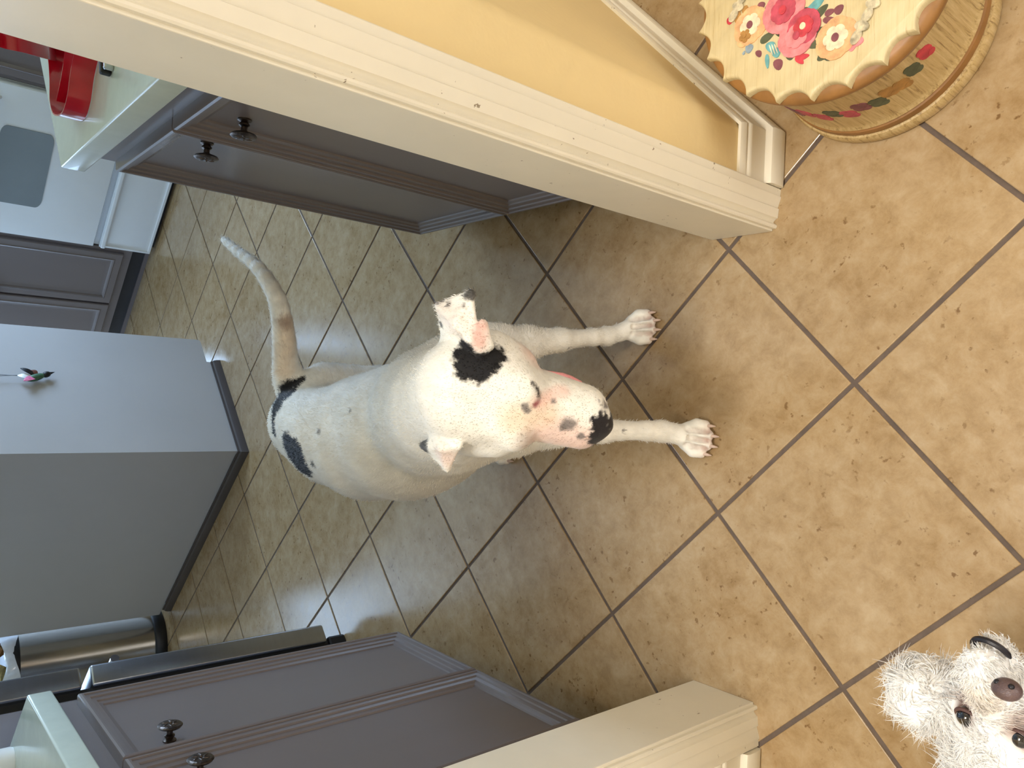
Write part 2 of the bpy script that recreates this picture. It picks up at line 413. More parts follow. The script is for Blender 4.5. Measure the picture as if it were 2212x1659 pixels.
def wall_with_hole(name, p0, p1, thick, z1, holes, m):
    """wall from p0 to p1 (inner face), thickness to the left of travel; holes (s0,s1,z0,z1)"""
    p0 = np.array(p0, float); p1 = np.array(p1, float); L = np.linalg.norm(p1 - p0); d = (p1 - p0) / L; n = np.array([-d[1], d[0]])
    mb = MB(); D3 = (*d, 0); N3 = (*n, 0)
    def seg(s0, s1, za, zb):
        if s1 - s0 > 1e-4 and zb - za > 1e-4: mb.obox((*(p0 + d * s0), za), D3, N3, (0, 0, 1), s1 - s0, thick, zb - za)
    s = 0
    for a, b, za, zb in sorted(holes):
        seg(s, a, 0, z1); seg(a, b, 0, za); seg(a, b, zb, z1); s = b
    seg(s, L, 0, z1)
    o = mb.build(name, m); struct(o); return o, p0, d, n

wcount = [0]
def window_in(p0, d, n, thick, s0, s1, z0, z1, mull, rails, label):
    wcount[0] += 1; f = .045; mb = MB(); D3 = (*d, 0); N3 = (*n, 0)
    def bar(a, b, za, zb): mb.obox((*(p0 + d * a + n * (thick * .35)), za), D3, N3, (0, 0, 1), b - a, .05, zb - za)
    bar(s0, s1, z0, z0 + f); bar(s0, s1, z1 - f, z1); bar(s0, s0 + f, z0 + f, z1 - f); bar(s1 - f, s1, z0 + f, z1 - f)
    for k in range(1, mull): c = s0 + (s1 - s0) * k / mull; bar(c - .02, c + .02, z0 + f, z1 - f)
    for k in range(1, rails): c = z0 + (z1 - z0) * k / rails; bar(s0 + f, s1 - f, c - .012, c + .012)
    w = mb.build('window_%d' % wcount[0], 'white_trim'); struct(w, label)
    for k in range(mull):
        a = s0 + (s1 - s0) * k / mull; b = s0 + (s1 - s0) * (k + 1) / mull
        pm = MB().obox((*(p0 + d * a + n * (thick * .35 + .022)), z0 + .01), D3, N3, (0, 0, 1), b - a, .005, z1 - z0 - .02)
        pm.build('pane', 'glass_pane', w)
    return w

# kitchen shell (walls run at 45 degrees to the doorway)
PB = 4.14; QF = 5.2; PL = 0.20
a = PQ(PB, QF); b = PQ(PB, QK - .2); o, p0, d, n = wall_with_hole('wall_back', a, b, .12, H, [(QF - 4.35, QF - 3.45, .06, 2.10), (QF - 1.56, QF - .40, 1.05, 1.87)], 'wall_kitchen')
window_in(p0, d, n, .12, QF - 1.56, QF - .40, 1.05, 1.87, 2, 1, 'white framed kitchen window above the range side counter')
window_in(p0, d, n, .12, QF - 4.35, QF - 3.45, .06, 2.10, 1, 1, 'white framed glazed garden door')
a = PQ(PL - .15, QF); b = PQ(PB + .12, QF); o, p0, d, n = wall_with_hole('wall_far', a, b, .12, H, [(1.9, 3.2, .06, 2.30)], 'wall_kitchen')
window_in(p0, d, n, .12, 1.9, 3.2, .06, 2.30, 2, 1, 'white framed glazed patio door')
a = (-1.22, YF); c = PQ(PL, (PL * 2 ** .5 + 1.22 + 1.22) / 2 ** .5); e = PQ(PL, QF)
struct(MB().prism([(-1.22, YF), c, e, (e[0] - .12, e[1] - .06), (c[0] - .12, c[1] - .05), (-1.34, YF)], 0, H).build('wall_side', 'wall_kitchen'), 'kitchen wall behind the refrigerator')
# hall shell
struct(MB().box(2.15, 2.27, -2.4, end[1], 0, HH).build('wall_hall_right', 'wall_hall'))
o, p0, d, n = wall_with_hole('wall_hall_back', (-1.95, -2.4), (2.15, -2.4), -.12, HH, [(2.10, 3.60, .9, 2.2)], 'wall_hall')
window_in(p0, d, n, -.12, 2.10, 3.60, .9, 2.2, 2, 2, 'white framed window behind the viewer')
struct(MB().box(-2.07, -1.95, -2.4, YF, 0, HH).build('wall_hall_left', 'wall_hall'))
struct(MB().prism([(-4.2, YF), (.30, YF), (2.27, 2.6), (3.6, 3.2), (0.5, 7.0), (-4.2, 7.0)], H, H + .1).build('ceiling', 'ceiling'), 'white kitchen ceiling')
hc = MB().box(-2.07, -.9, -2.5, 2.7, HH, HH + .1).box(.3, 2.27, -2.5, 2.7, HH, HH + .1).box(-.9, .3, -2.5, -.11, HH, HH + .1).box(-.9, .3, .51, 2.7, HH, HH + .1)
struct(hc.build('ceiling_hall', 'ceiling'), 'high white hall ceiling with a skylight')

# ================================================================== RIGHT BASE CABINET AND COUNTER
CXR = 0.4165; TH = 0.872
qf = (1.60 - .38) / 2 ** .5               # front (far) edge of the diagonal run
def diag_pt(x, q): return (x, x + q * 2 ** .5)
xend = 1.55
rc = thing('base_cabinet', 'grey base cabinet with two slab doors and pewter knobs beside the cream door jamb', 'cabinet', (.7, 1.5, 0))
qb = QK + .004
body = [diag_pt(CXR, qb), (CXR, 1.616), diag_pt(CXR + .015, qf - .012), diag_pt(xend, qf - .018), diag_pt(xend, qb)]
pb(MB().prism(body, .108, TH), 'body', 'cabinet', rc)
toe = [diag_pt(CXR + .06, qb + .01), diag_pt(CXR + .06, qf - .10), diag_pt(xend, qf - .10), diag_pt(xend, qb + .01), (CXR + .08, YF + .05)]
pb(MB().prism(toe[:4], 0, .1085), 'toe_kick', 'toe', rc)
for y0, y1, ky in ((1.271, 1.606, 1.350), (.9220, 1.267, 1.185)):
    dr = pb(loft_rect((CXR, (y0 + y1) / 2, (.118 + .820) / 2), (0, 1, 0), (0, 0, 1), (-1, 0, 0), y1 - y0, .702, OGEE), 'door', 'cabinet', rc, smooth=True, angle=25)
    sb(knob_mb((CXR - .0020, ky, .738), (-1, 0, 0)), 'knob', 'pewter', dr, smooth=True, angle=50)
ct = [(.380, YF + .004), diag_pt(.380, qf), diag_pt(xend, qf), diag_pt(xend, qb), diag_pt(YF + .004 - qb * 2 ** .5, qb)]
o = MB().prism(ct, TH, .912).build('countertop', 'counter', smooth=True, bevel=.004, bseg=3)
tag(o, 'pale green-grey countertop holding the red ribbon', 'countertop')

# ================================================================== LEFT BASE CABINET AND COUNTER
CXL = -0.6195
pf = (-.588 + 1.637) / 2 ** .5
def pd(x, p): return (x, p * 2 ** .5 - x)
lc = thing('base_cabinet', 'grey-brown base cabinet standing between the doorway and the refrigerator', 'cabinet', (-.85, 1.3, 0))
qe = 1.985
body = [(CXL, YF + .006), pd(CXL, pf - .018), PQ(pf - .018, qe), PQ(PL + .01, qe), (-1.205, (PL + .01) * 2 ** .5 + 1.205), (-1.205, YF + .006)]
pb(MB().prism(body, .095, TH), 'body', 'cabinet', lc)
toe = [(CXL - .06, YF + .02), pd(CXL - .06, pf - .10), PQ(pf - .10, qe - .02), (-1.15, 1.45), (-1.15, YF + .02)]
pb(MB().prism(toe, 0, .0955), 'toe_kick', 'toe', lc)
for y0, y1, ky in ((1.3070, 1.6220, 1.368), (.9880, 1.3030, 1.218)):
    dr = pb(loft_rect((CXL, (y0 + y1) / 2, (.118 + .832) / 2), (0, 1, 0), (0, 0, 1), (1, 0, 0), y1 - y0, .714, OGEE), 'door', 'cabinet', lc, smooth=True, angle=25)
    sb(knob_mb((CXL + .0020, ky, .742), (1, 0, 0)), 'knob', 'pewter', dr, smooth=True, angle=50)
ct = [(-.588, YF + .004), pd(-.588, pf), PQ(pf, qe + .004), PQ(PL + .005, qe + .004), (-1.212, (PL + .005) * 2 ** .5 + 1.212), (-1.212, YF + .004)]
o = MB().prism(ct, TH, .912).build('countertop', 'counter', smooth=True, bevel=.004, bseg=3)
tag(o, 'pale blue-green countertop next to the refrigerator', 'countertop')

# ================================================================== REFRIGERATOR
e1 = np.array([E1[0], E1[1], 0]); e2 = np.array([E2[0], E2[1], 0]); ez = np.array([0, 0, 1.])
def pq3(p, q, z): x, y = PQ(p, q); return np.array([x, y, z])
PF, QS, FW = 0.990, 2.000, 0.88
fr = thing('refrigerator', 'stainless steel refrigerator with bottom freezer drawer beyond the near counter', 'refrigerator', tuple(pq3(.62, QS + FW / 2, 0)))
pb(MB().obox(pq3(PL + .03, QS + .012, .055), e1, e2, ez, PF - .075 - PL - .03, FW - .024, 1.70), 'body', 'fridge_side', fr, bevel=.006)
pb(MB().obox(pq3(PF - .085, QS + .018, .06), e1, e2, ez, .032, FW - .036, 1.69), 'gasket', 'black', fr)
d1 = pb(MB().obox(pq3(PF - .056, QS, .068), e1, e2, ez, .056, FW, .632), 'freezer_drawer', 'steel', fr, bevel=.006, bseg=3, smooth=True)
sb(MB().tube([pq3(PF + .045, QS + .08, .62), pq3(PF + .045, QS + FW - .08, .62)], .011), 'handle', 'chrome', d1, smooth=True)
for k in (0, 1):
    dd = pb(MB().obox(pq3(PF - .056, QS + k * FW / 2 + (.002 if k else 0), .722), e1, e2, ez, .056, FW / 2 - .002, 1.03), 'door', 'steel', fr, bevel=.006, bseg=3, smooth=True)
    qh = QS + FW / 2 + (.05 if k else -.05)
    sb(MB().tube([pq3(PF + .045, qh, .80), pq3(PF + .045, qh, 1.6)], .011), 'handle', 'chrome', dd, smooth=True)
pb(MB().obox(pq3(PF - .12, QS + .012, 0), e1, e2, ez, .085, FW - .024, .058), 'base_grille', 'black', fr, bevel=.008)

# ================================================================== ISLAND
IP0, IP1, IQ0, IQ1 = 1.883, 2.514, 2.249, 3.440
isl = thing('kitchen_island', 'plain grey kitchen island with dark base moulding', 'kitchen island', tuple(pq3((IP0 + IP1) / 2, (IQ0 + IQ1) / 2, 0)))
pb(MB().obox(pq3(IP0 + .004, IQ0 + .005, .034), e1, e2, ez, .476, IQ1 - IQ0 - .010, .84), 'body', 'island', isl, bevel=.003)
pb(MB().rings([[pq3(IP0 + .0035 + a_, q_, z_) for a_, z_ in ((0, .034), (.490, .034), (.491, .050), (.612, .050), (.618, .052), (.6225, .056), (.624, .062), (.624, .8745), (0, .8745))] for q_ in (IQ0 + .003, IQ0 + .023)]), 'end_panel', 'island', isl)
pb(MB().obox(pq3(IP0 + .02, IQ0 + .02, 0), e1, e2, ez, .44, IQ1 - IQ0 - .10, .036), 'plinth', 'toe', isl)
BT = [(0, .036), (.006, .036), (.0065, .030), (.013, .026), (.017, .014), (.018, 0), (0, 0)]
tr = sweep(BT, [PQ(IP0 + .002, IQ1 - .06), PQ(IP0 + .002, IQ0 + .002), PQ(IP0 + .49, IQ0 + .002)])
pb(tr, 'base_moulding', 'island_trim', isl, smooth=True, angle=35)
pb(MB().obox(pq3(IP0 - .03, IQ0 - .03, .874), e1, e2, ez, IP1 - IP0 + .06, IQ1 - IQ0 + .06, .038), 'island_top', 'counter', isl, bevel=.004)

# ================================================================== RANGE AND FAR CABINETS
RP = 3.483; RQ0, RQ1 = 1.800, 2.560
rg = thing('kitchen_range', 'white enamel kitchen range with grey oven window', 'stove', tuple(pq3(RP + .3, 2.18, 0)))
W_ = RQ1 - RQ0
pb(MB().obox(pq3(RP + .03, RQ0, .03), e1, e2, ez, .60, W_, .865), 'body', 'enamel', rg)
pb(MB().obox(pq3(RP + .05, RQ0 + .02, 0), e1, e2, ez, .5, W_ - .04, .032), 'base', 'black', rg)
cz = lambda za, zb: (za + zb) / 2
dw = pb(loft_rect(pq3(RP + .031, (RQ0 + RQ1) / 2, cz(.022, .262)), -e2, ez, -e1, W_ - .006, .240, [(0, .024), (.004, .030), (.014, .031), (.020, .027), (.030, .025), (.036, .026)]), 'storage_drawer', 'enamel', rg, smooth=True, angle=30)
sb(MB().obox(pq3(RP - .012, RQ0 + .006, .238), e1, e2, ez, .02, W_ - .012, .022), 'handle', 'enamel', dw, bevel=.006)
od = pb(loft_rect(pq3(RP + .031, (RQ0 + RQ1) / 2, cz(.288, .775)), -e2, ez, -e1, W_ - .006, .487, [(0, .024), (.004, .031), (.012, .034)]), 'oven_door', 'enamel', rg, smooth=True, angle=30)
def rrect(w, h, r_, n=6):
    P_ = []
    for sx, sy, a0 in ((1, 1, 0), (-1, 1, 90), (-1, -1, 180), (1, -1, 270)):
        for k in range(n + 1):
            t_ = math.radians(a0 + 90 * k / n); P_.append((sx * (w / 2 - r_) + r_ * math.cos(t_), sy * (h / 2 - r_) + r_ * math.sin(t_)))
    return P_
wc = pq3(RP - .003, (2.38 + 1.99) / 2, .645)
sb(MB().rings([[wc - e1 * k + e2 * x * .39 + ez * y * .2 for x, y in rrect(1, 1, .12)] for k in (-.002, .0035)]), 'oven_window', 'oven_glass', od)
sb(MB().tube([pq3(RP - .045, RQ0 + .05, .79), pq3(RP - .045, RQ1 - .05, .79)], .012).tube([pq3(RP - .045, RQ0 + .07, .79), pq3(RP, RQ0 + .07, .765)], .009).tube([pq3(RP - .045, RQ1 - .07, .79), pq3(RP, RQ1 - .07, .765)], .009), 'handle', 'enamel', od, smooth=True)
cp = pb(MB().obox(pq3(RP + .005, RQ0, .79), e1, e2, ez, .03, W_, .108), 'control_panel', 'enamel', rg, bevel=.006)
for k in range(5):
    sb(MB().lathe([(.021, 0), (.019, .016), (0, .017)], pq3(RP + .006, RQ0 + .1 + k * .14, .845), -e1, 20), 'control_knob', 'black', cp, smooth=True)
pb(MB().obox(pq3(RP + .01, RQ0, .893), e1, e2, ez, .62, W_, .018), 'cooktop', 'black', rg, bevel=.004)
pb(MB().obox(pq3(RP + .58, RQ0, .91), e1, e2, ez, .05, W_, .16), 'backguard', 'enamel', rg, bevel=.006)

def far_cab(q0, q1, label, doors, knobside):
    t = thing('base_cabinet', label, 'cabinet', tuple(pq3(RP + .3, (q0 + q1) / 2, 0)))
    pb(MB().obox(pq3(RP + .022, q0, .10), e1, e2, ez, .60, q1 - q0, .772), 'body', 'cabinet', t)
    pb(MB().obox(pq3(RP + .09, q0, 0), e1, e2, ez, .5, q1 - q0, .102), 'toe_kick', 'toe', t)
    pb(MB().obox(pq3(RP + .078, q0, 0), e1, e2, ez, .013, q1 - q0, .02), 'shoe_moulding', 'cabinet', t)
    n_ = doors; w = (q1 - q0 - .03) / n_
    for k in range(n_):
        a_, b_ = q0 + .015 + k * w + .006, q0 + .015 + (k + 1) * w - .006
        dr = pb(loft_rect(pq3(RP + .022, (a_ + b_) / 2, .495), -e2, ez, -e1, b_ - a_, .71,
                          [(0, .014), (.004, .018), (.034, .018), (.038, .0215), (.044, .019), (.050, .012), (.056, .0105), (.07, .0105)]), 'door', 'cabinet', t, smooth=True, angle=25)
        kq = a_ + .028 if (k % 2 == knobside) else b_ - .028
        sb(knob_mb(pq3(RP + .004, kq, .66), -e1), 'knob', 'pewter', dr, smooth=True, angle=50)
    return t
far_cab(RQ1 + .006, RQ1 + .006 + .72, 'grey panelled base cabinet between the range and the island', 2, 1)
far_cab(.52, RQ0 - .006, 'dark base cabinet on the other side of the range', 3, 0)
for q0, q1, lab in ((RQ1 + .004, RQ1 + .73, 'pale countertop over the panelled cabinet'), (.50, RQ0 - .004, 'pale countertop past the range in the corner')):
    tag(MB().obox(pq3(RP - .005, q0, .872), e1, e2, ez, PB - RP - .002, q1 - q0, .04).build('countertop', 'counter', bevel=.004), lab, 'countertop')

# ================================================================== TRASH CAN
tx, ty = PQ(1.860, 3.665)
tc_ = thing('trash_can', 'round stainless trash can with black base and clear liner', 'trash can', (tx, ty, 0))
R_ = .175
pb(MB().lathe([(0, .0), (R_ + .006, .0), (R_ + .010, .01), (R_ + .010, .045), (R_ + .004, .052), (0, .052)], (tx, ty, 0), seg=48), 'base_band', 'black', tc_, smooth=True, angle=50)
pb(MB().lathe([(R_, .05), (R_, .60), (R_ - .004, .60), (R_ - .004, .06)], (tx, ty, 0), seg=48), 'body', 'steel_can', tc_, smooth=True, angle=50)
pb(MB().lathe([(R_ - .006, .585), (R_ + .004, .585), (R_ + .007, .60), (R_ + .004, .625), (R_ - .008, .625)], (tx, ty, 0), seg=48), 'rim', 'black', tc_, smooth=True, angle=50)
ln = []
for k, (rr, zz) in enumerate([(R_ + .009, .595), (R_ + .012, .62), (R_ + .004, .645), (R_ - .012, .63), (R_ - .03, .58), (R_ - .06, .55)]):
    ln.append([(tx + (rr + .006 * math.sin(9 * a_ + k) + .004 * math.sin(17 * a_)) * math.cos(a_), ty + (rr + .006 * math.sin(9 * a_ + k)) * math.sin(a_), zz + .012 * math.sin(5 * a_ + 2 * k)) for a_ in np.linspace(0, 2 * math.pi, 48, endpoint=False)])
pb(MB().rings(ln, cap0=False), 'liner', 'liner', tc_, smooth=True, angle=80)
for k, (dx, dy, rx, mm) in enumerate(((.01, -.085, .046, 'paper_mix'), (-.085, .0, .042, 'white_plastic'), (.09, .0, .042, 'gold_brown'))):
    mb = MB(); mb.ellipsoid((tx + dx, ty + dy, .66), rx, rx * .8, .035, 9, 6)
    mb.v = [(x + random.uniform(-.01, .01), y + random.uniform(-.01, .01), z + random.uniform(-.012, .012)) for x, y, z in mb.v]
    tag(mb.build('crumpled_wrapper', mm), ('yellow-brown crumpled wrapper on top of the trash can', 'white crumpled wrapper in the trash can', 'gold crumpled wrapper in the trash can')[k], 'wrapper', 'wrappers in the trash can')

# ================================================================== HANGING LURE ON ISLAND
lx = pq3(IP0 + .338, IQ0 - .016, .684)
lure = thing('hanging_bird_toy', 'small feathered bird toy hanging on a string against the island', 'toy', tuple(lx))
ex_, ez_ = e1, ez
def rotm(a_, b_, c_): return Matrix((Vector(a_), Vector(b_), Vector(c_))).transposed()
rt = rotm(e1 * .45 - ez * .89, e2, (e1 * .89 + ez * .45))
pb(MB().ellipsoid(lx, .034, .012, .013, 16, 10, rt), 'body', 'green_body', lure, smooth=True)
pb(MB().ellipsoid(lx + e1 * .017 - ez * .034, .016, .011, .011, 14, 8, rt).lathe([(.005, 0), (0, .018)], lx + e1 * .024 - ez * .047, e1 * .45 - ez * .89, 8), 'head', 'black', lure, smooth=True)
def feather(name, base, tip, w, m):
    base = np.array(base); tip = np.array(tip); ax = tip - base; sd = np.cross(ax, e2); sd /= np.linalg.norm(sd); mb = MB(); L_ = 9
    R2 = []
    for k in range(L_):
        t_ = k / (L_ - 1); ww = w * math.sin(math.pi * min(1, .12 + .86 * t_)) ** .7
        c_ = base + ax * t_ - e2 * .006 * math.sin(math.pi * t_)
        R2.append([c_ + sd * ww, c_ - e2 * .0016, c_ - sd * ww, c_ + e2 * .0008])
    return pb(mb.rings(R2), name, m, lure, smooth=True)
feather('wing', lx + ez * .0, lx + e1 * (-.032) + ez * .040 - e2 * .012, .011, 'pink_feather')
feather('wing', lx + e1 * .006, lx + e1 * .030 + ez * .046 - e2 * .012, .010, 'black')
feather('tail_feather', lx - e1 * .006 + ez * .01, lx + e1 * (.006) + ez * .055, .012, 'white_plastic')
feather('breast_feather', lx + e1 * .008, lx + e1 * .034 + ez * .016, .015, 'brown_feather')
lx0 = lx + e1 * .004
pb(MB().tube([lx0 + ez * .03, lx0 + ez * .11 + e1 * .002, pq3(IP0 + .345, IQ0 - .014, .8745)], .0011, 6), 'string', 'cord', lure, smooth=True)
pb(MB().tube([lx0 + ez * .03 + e1 * .006, lx0 + ez * .11 - e1 * .004, pq3(IP0 + .338, IQ0 - .014, .8745)], .0011, 6), 'string', 'cord', lure, smooth=True)

# ================================================================== THINGS ON THE COUNTERS
def band(pts, wid, nrm, th=.0012):
    pts = [np.array(q, float) for q in pts]; R2 = []
    for i, q in enumerate(pts):
        wv = np.array(nrm[i] if len(np.shape(nrm)) > 1 else nrm, float); wv /= np.linalg.norm(wv)
        t_ = pts[min(i + 1, len(pts) - 1)] - pts[max(i - 1, 0)]; t_ /= np.linalg.norm(t_); s_ = np.cross(wv, t_); s_ /= np.linalg.norm(s_)
        R2.append([q - wv * wid / 2 - s_ * th, q + wv * wid / 2 - s_ * th, q + wv * wid / 2 + s_ * th, q - wv * wid / 2 + s_ * th])
    return MB().rings(R2)
def catmull(P_, n=8):
    P_ = [np.array(p_, float) for p_ in P_]; out = []
    for i in range(len(P_) - 1):
        a_, b_, c_, d_ = P_[max(i - 1, 0)], P_[i], P_[i + 1], P_[min(i + 2, len(P_) - 1)]
        for k in range(n):
            t = k / n; out.append(.5 * ((2 * b_) + (-a_ + c_) * t + (2 * a_ - 5 * b_ + 4 * c_ - d_) * t * t + (-a_ + 3 * b_ - 3 * c_ + d_) * t ** 3))
    return out + [P_[-1]]
rb = thing('red_ribbon', 'glossy red ribbon looped on the pale counter and trailing upward', 'ribbon', tuple(onz(150, 200, .912)))
zc = .9295
loop = catmull([onz(190, 105, zc), onz(178, 160, zc), onz(170, 215, zc), onz(158, 250, zc), onz(140, 252, zc), onz(131, 225, zc), onz(130, 180, zc), onz(126, 130, zc), onz(118, 100, zc + .01)])
pb(band(loop, .033, (0, 0, 1)), 'loop', 'red_ribbon', rb, smooth=True, angle=60)
in2 = catmull([onz(160, 110, zc - .003), onz(152, 165, zc - .003), onz(140, 222, zc - .003)])
pb(band(in2, .026, (0, 0, 1)), 'inner_fold', 'red_ribbon', rb, smooth=True, angle=60)
up = catmull([onz(120, 118, zc + .005), onz(98, 112, .962), onz(50, 98, 1.0), onz(0, 86, 1.03), onz(-60, 60, 1.06), onz(-70, -60, 1.0), onz(20, -120, .955)])
pb(band(up, .022, [(.95, -.25, .15)] * len(up)), 'tail', 'red_ribbon', rb, smooth=True, angle=60)

g0 = onz(228, 140, .925); g1 = onz(252, 165, .925); gd = onz(236, 90, .925)
gad = thing('can_opener', 'black and chrome hand tool lying on the pale counter', 'utensil', (float(g0[0]), float(g0[1]), .912))
ax_ = (gd - onz(238, 160, .925)); ax_ /= np.linalg.norm(ax_); sd_ = np.cross(ez, ax_); c0 = onz(241, 163, .912)
pb(MB().obox(c0 - sd_ * .004 + ez * .0, ax_, sd_, ez, .11, .011, .016), 'handle', 'black', gad, bevel=.003)
pb(MB().obox(c0 - sd_ * .016 + ez * .0, ax_, sd_, ez, .11, .009, .014), 'lever', 'chrome', gad, bevel=.003)

jar = thing('lotion_bottle', 'white plastic bottle standing at the edge of the near counter', 'bottle', (-.7495, 1.739, .912))
pb(MB().lathe([(0, 0), (.026, 0), (.028, .006), (.028, .075), (.018, .09), (.011, .094), (.011, .104), (0, .104)], (-.7495, 1.739, .912), seg=24), 'body', 'white_plastic', jar, smooth=True)
pb(MB().lathe([(.013, .1035), (.013, .122), (0, .122)], (-.7495, 1.739, .912), seg=20), 'cap', 'white_plastic', jar, smooth=True)
gb = thing('oil_bottle', 'dark green glass bottle on the near counter', 'bottle', (-.835, 1.760, .912))
pb(MB().lathe([(0, 0), (.03, 0), (.032, .006), (.032, .13), (.024, .15), (.012, .17), (.011, .23), (0, .23)], (-.835, 1.760, .912), seg=24), 'body', 'green_glass', gb, smooth=True)
pb(MB().lathe([(.013, .228), (.013, .25), (0, .25)], (-.835, 1.760, .912), seg=20), 'cap', 'black', gb, smooth=True)

# ================================================================== PAINTED STOOL (round lidded box)
SX, SY = .584, .526
st = thing('painted_footstool', 'round cream painted wooden box stool with scalloped lid and flowers', 'stool', (SX, SY, 0))
pb(MB().lathe([(0, 0), (.1600, 0), (.1625, .004), (.1625, .020), (.1600, .025), (.1540, .027), (0, .027)], (SX, SY, 0), seg=72), 'base_ring', 'side_wood', st, smooth=True, angle=40)
pb(MB().lathe([(.1560, .0255), (.1575, .029), (.1565, .040), (.1525, .042), (.1525, .026)], (SX, SY, 0), seg=72), 'gold_band', 'gold_brown', st, smooth=True, angle=50)
RD = .1505
pb(MB().lathe([(.1510, .034), (.1515, .038), (.1545, .044), (.1515, .050), (RD, .056), (RD, .186), (.1530, .192), (.1530, .204), (0, .204)], (SX, SY, 0), seg=72), 'drum', 'side_wood', st, smooth=True, angle=40)
LX, LY, LA_, LB_ = .577, .5235, .184, .158
LT_ = (.4216, .9068); LN_ = (.9068, -.4216)
def ell(a_, k=1.0, ins=0.0):
    ca, sa = math.cos(a_), math.sin(a_)
    return (LX + LT_[0] * ca * (LA_ * k - ins) + LN_[0] * sa * (LB_ * k - ins), LY + LT_[1] * ca * (LA_ * k - ins) + LN_[1] * sa * (LB_ * k - ins))
aa = np.linspace(0, 2 * math.pi, 96, endpoint=False)
lid = pb(MB().rings([[(*ell(q, 1, ins), z) for q in aa] for ins, z in ((.034, .2035), (.010, .2045), (.003, .209), (.0005, .217), (.002, .224), (.010, .229))]), 'lid', 'gold_brown', st, smooth=True, angle=50)
NS = 22
def scallop(a_):
    t = (a_ * NS / (2 * math.pi)) % 1.0
    return .015 * math.sin(math.pi * t) ** .75
aa = np.linspace(0, 2 * math.pi, NS * 10, endpoint=False)
rg_ = [[(*ell(q, 1, scallop(q) + ins), z) for q in aa] for ins, z in ((0, .227), (0, .2365), (.0015, .2388), (.004, .2400))]
pb(MB().rings(rg_), 'lid_top', 'cream_wood', st, smooth=True, angle=40)

# painted flowers: thin raised brush strokes on the lid and on the drum
PAINT = {k: simple('paint_' + k, srgb(*c), .5, vary=.28, scale=70) for k, c in dict(rose=(186, 74, 92), pink=(220, 132, 136), peach=(224, 172, 124), leaf=(104, 102, 62), dark_leaf=(82, 88, 66), teal=(104, 164, 168), plum=(128, 74, 82), red=(196, 62, 74), cream=(240, 214, 182), ochre=(168, 124, 66), blue_grey=(140, 158, 170)).items()}
PAINT['hinge'] = simple('hinge_metal', srgb(205, 196, 170), .4, .4, vary=.5, scale=90, bump=.5, bscale=150)
ZT = .2400
def z7(a_, b_): return (1400 + a_ * .3671, b_ * .3671)
_zk = [0]
def petal_flat(mb, cx_, cy_, ang, ln_, wd, z, tp=.6):
    _zk[0] += 1; z = z + _zk[0] * .0000137
    n_ = 14; top_ = []
    for k in range(n_):
        t_ = 2 * math.pi * k / n_; x_ = math.cos(t_) * ln_ / 2; y_ = math.sin(t_) * wd / 2 * (1 - tp * .5 * math.cos(t_))
        top_.append((cx_ + x_ * math.cos(ang) - y_ * math.sin(ang), cy_ + x_ * math.sin(ang) + y_ * math.cos(ang)))
    mb.rings([[(x_, y_, z - .0016) for x_, y_ in top_], [(x_, y_, z + .0003) for x_, y_ in top_]])
def w7(a_, b_, z=ZT): return onz(*z7(a_, b_), z)
def strokes(items, colour, name, z):
    for a_, b_, a2, b2, wd in items:            # stroke from (a,b) to (a2,b2) in zoom pixels, width in mm
        mb = MB(); p_, q_ = w7(a_, b_), w7(a2, b2); d_ = q_ - p_
        petal_flat(mb, (p_[0] + q_[0]) / 2, (p_[1] + q_[1]) / 2, math.atan2(d_[1], d_[0]), np.linalg.norm(d_), wd / 1000, z)
        sb(mb, name, PAINT[colour], lid)
def rosette(a_, b_, rad, cols, name, npet, z):
    c_ = w7(a_, b_)
    mb = MB(); mb2 = MB(); mb3 = MB()
    for k in range(npet):
        t_ = 2 * math.pi * k / npet; petal_flat(mb, c_[0] + rad * .58 * math.cos(t_), c_[1] + rad * .58 * math.sin(t_), t_, rad * .95, rad * 1.0, z, -.6)
    for k in range(npet):
        t_ = 2 * math.pi * (k + .5) / npet; petal_flat(mb2, c_[0] + rad * .34 * math.cos(t_), c_[1] + rad * .34 * math.sin(t_), t_, rad * .58, rad * .5, z + .0014, -.6)
    petal_flat(mb3, c_[0], c_[1], 0, rad * .42, rad * .36, z + .0028, 0)
    o1 = sb(mb, name, PAINT[cols[0]], lid); sb(mb2, name, PAINT[cols[1]], lid); sb(mb3, name, PAINT[cols[2]], lid)
strokes([(700, 30, 715, 110, 9), (660, 250, 745, 190, 12), (750, 145, 720, 165, 8), (770, 150, 775, 215, 13), (690, 120, 700, 150, 13), (900, 65, 985, 80, 12), (975, 110, 1060, 25, 12), (1150, 170, 1195, 125, 13), (965, 215, 1040, 160, 11), (930, 245, 1005, 275, 12), (840, 300, 840, 355, 14), (1010, 320, 1040, 345, 14), (1060, 315, 1085, 350, 14), (1095, 330, 1140, 310, 9), (1000, 330, 1120, 325, 10)], 'dark_leaf', 'painted_leaf', ZT + .0002)
strokes([(505, 60, 545, 90, 10), (510, 125, 545, 100, 11), (555, 75, 590, 40, 10), (570, 35, 575, 65, 8)], 'ochre', 'painted_bud', ZT + .0002)
strokes([(645, 50, 690, 20, 12), (1040, 85, 1100, 60, 9), (1030, 115, 1130, 130, 9), (1100, 80, 1150, 30, 12), (775, 280, 820, 260, 15), (745, 400, 790, 355, 17), (640, 330, 665, 300, 12), (870, 75, 885, 55, 12), (790, 215, 815, 220, 9), (815, 165, 840, 155, 9), (1190, 230, 1240, 190, 12)], 'plum', 'painted_bud', ZT + .0003)
strokes([(465, 135, 505, 105, 11), (880, 345, 950, 325, 8), (870, 335, 915, 375, 8), (885, 330, 905, 300, 6), (1160, 250, 1190, 290, 8)], 'red', 'painted_bud', ZT + .0004)
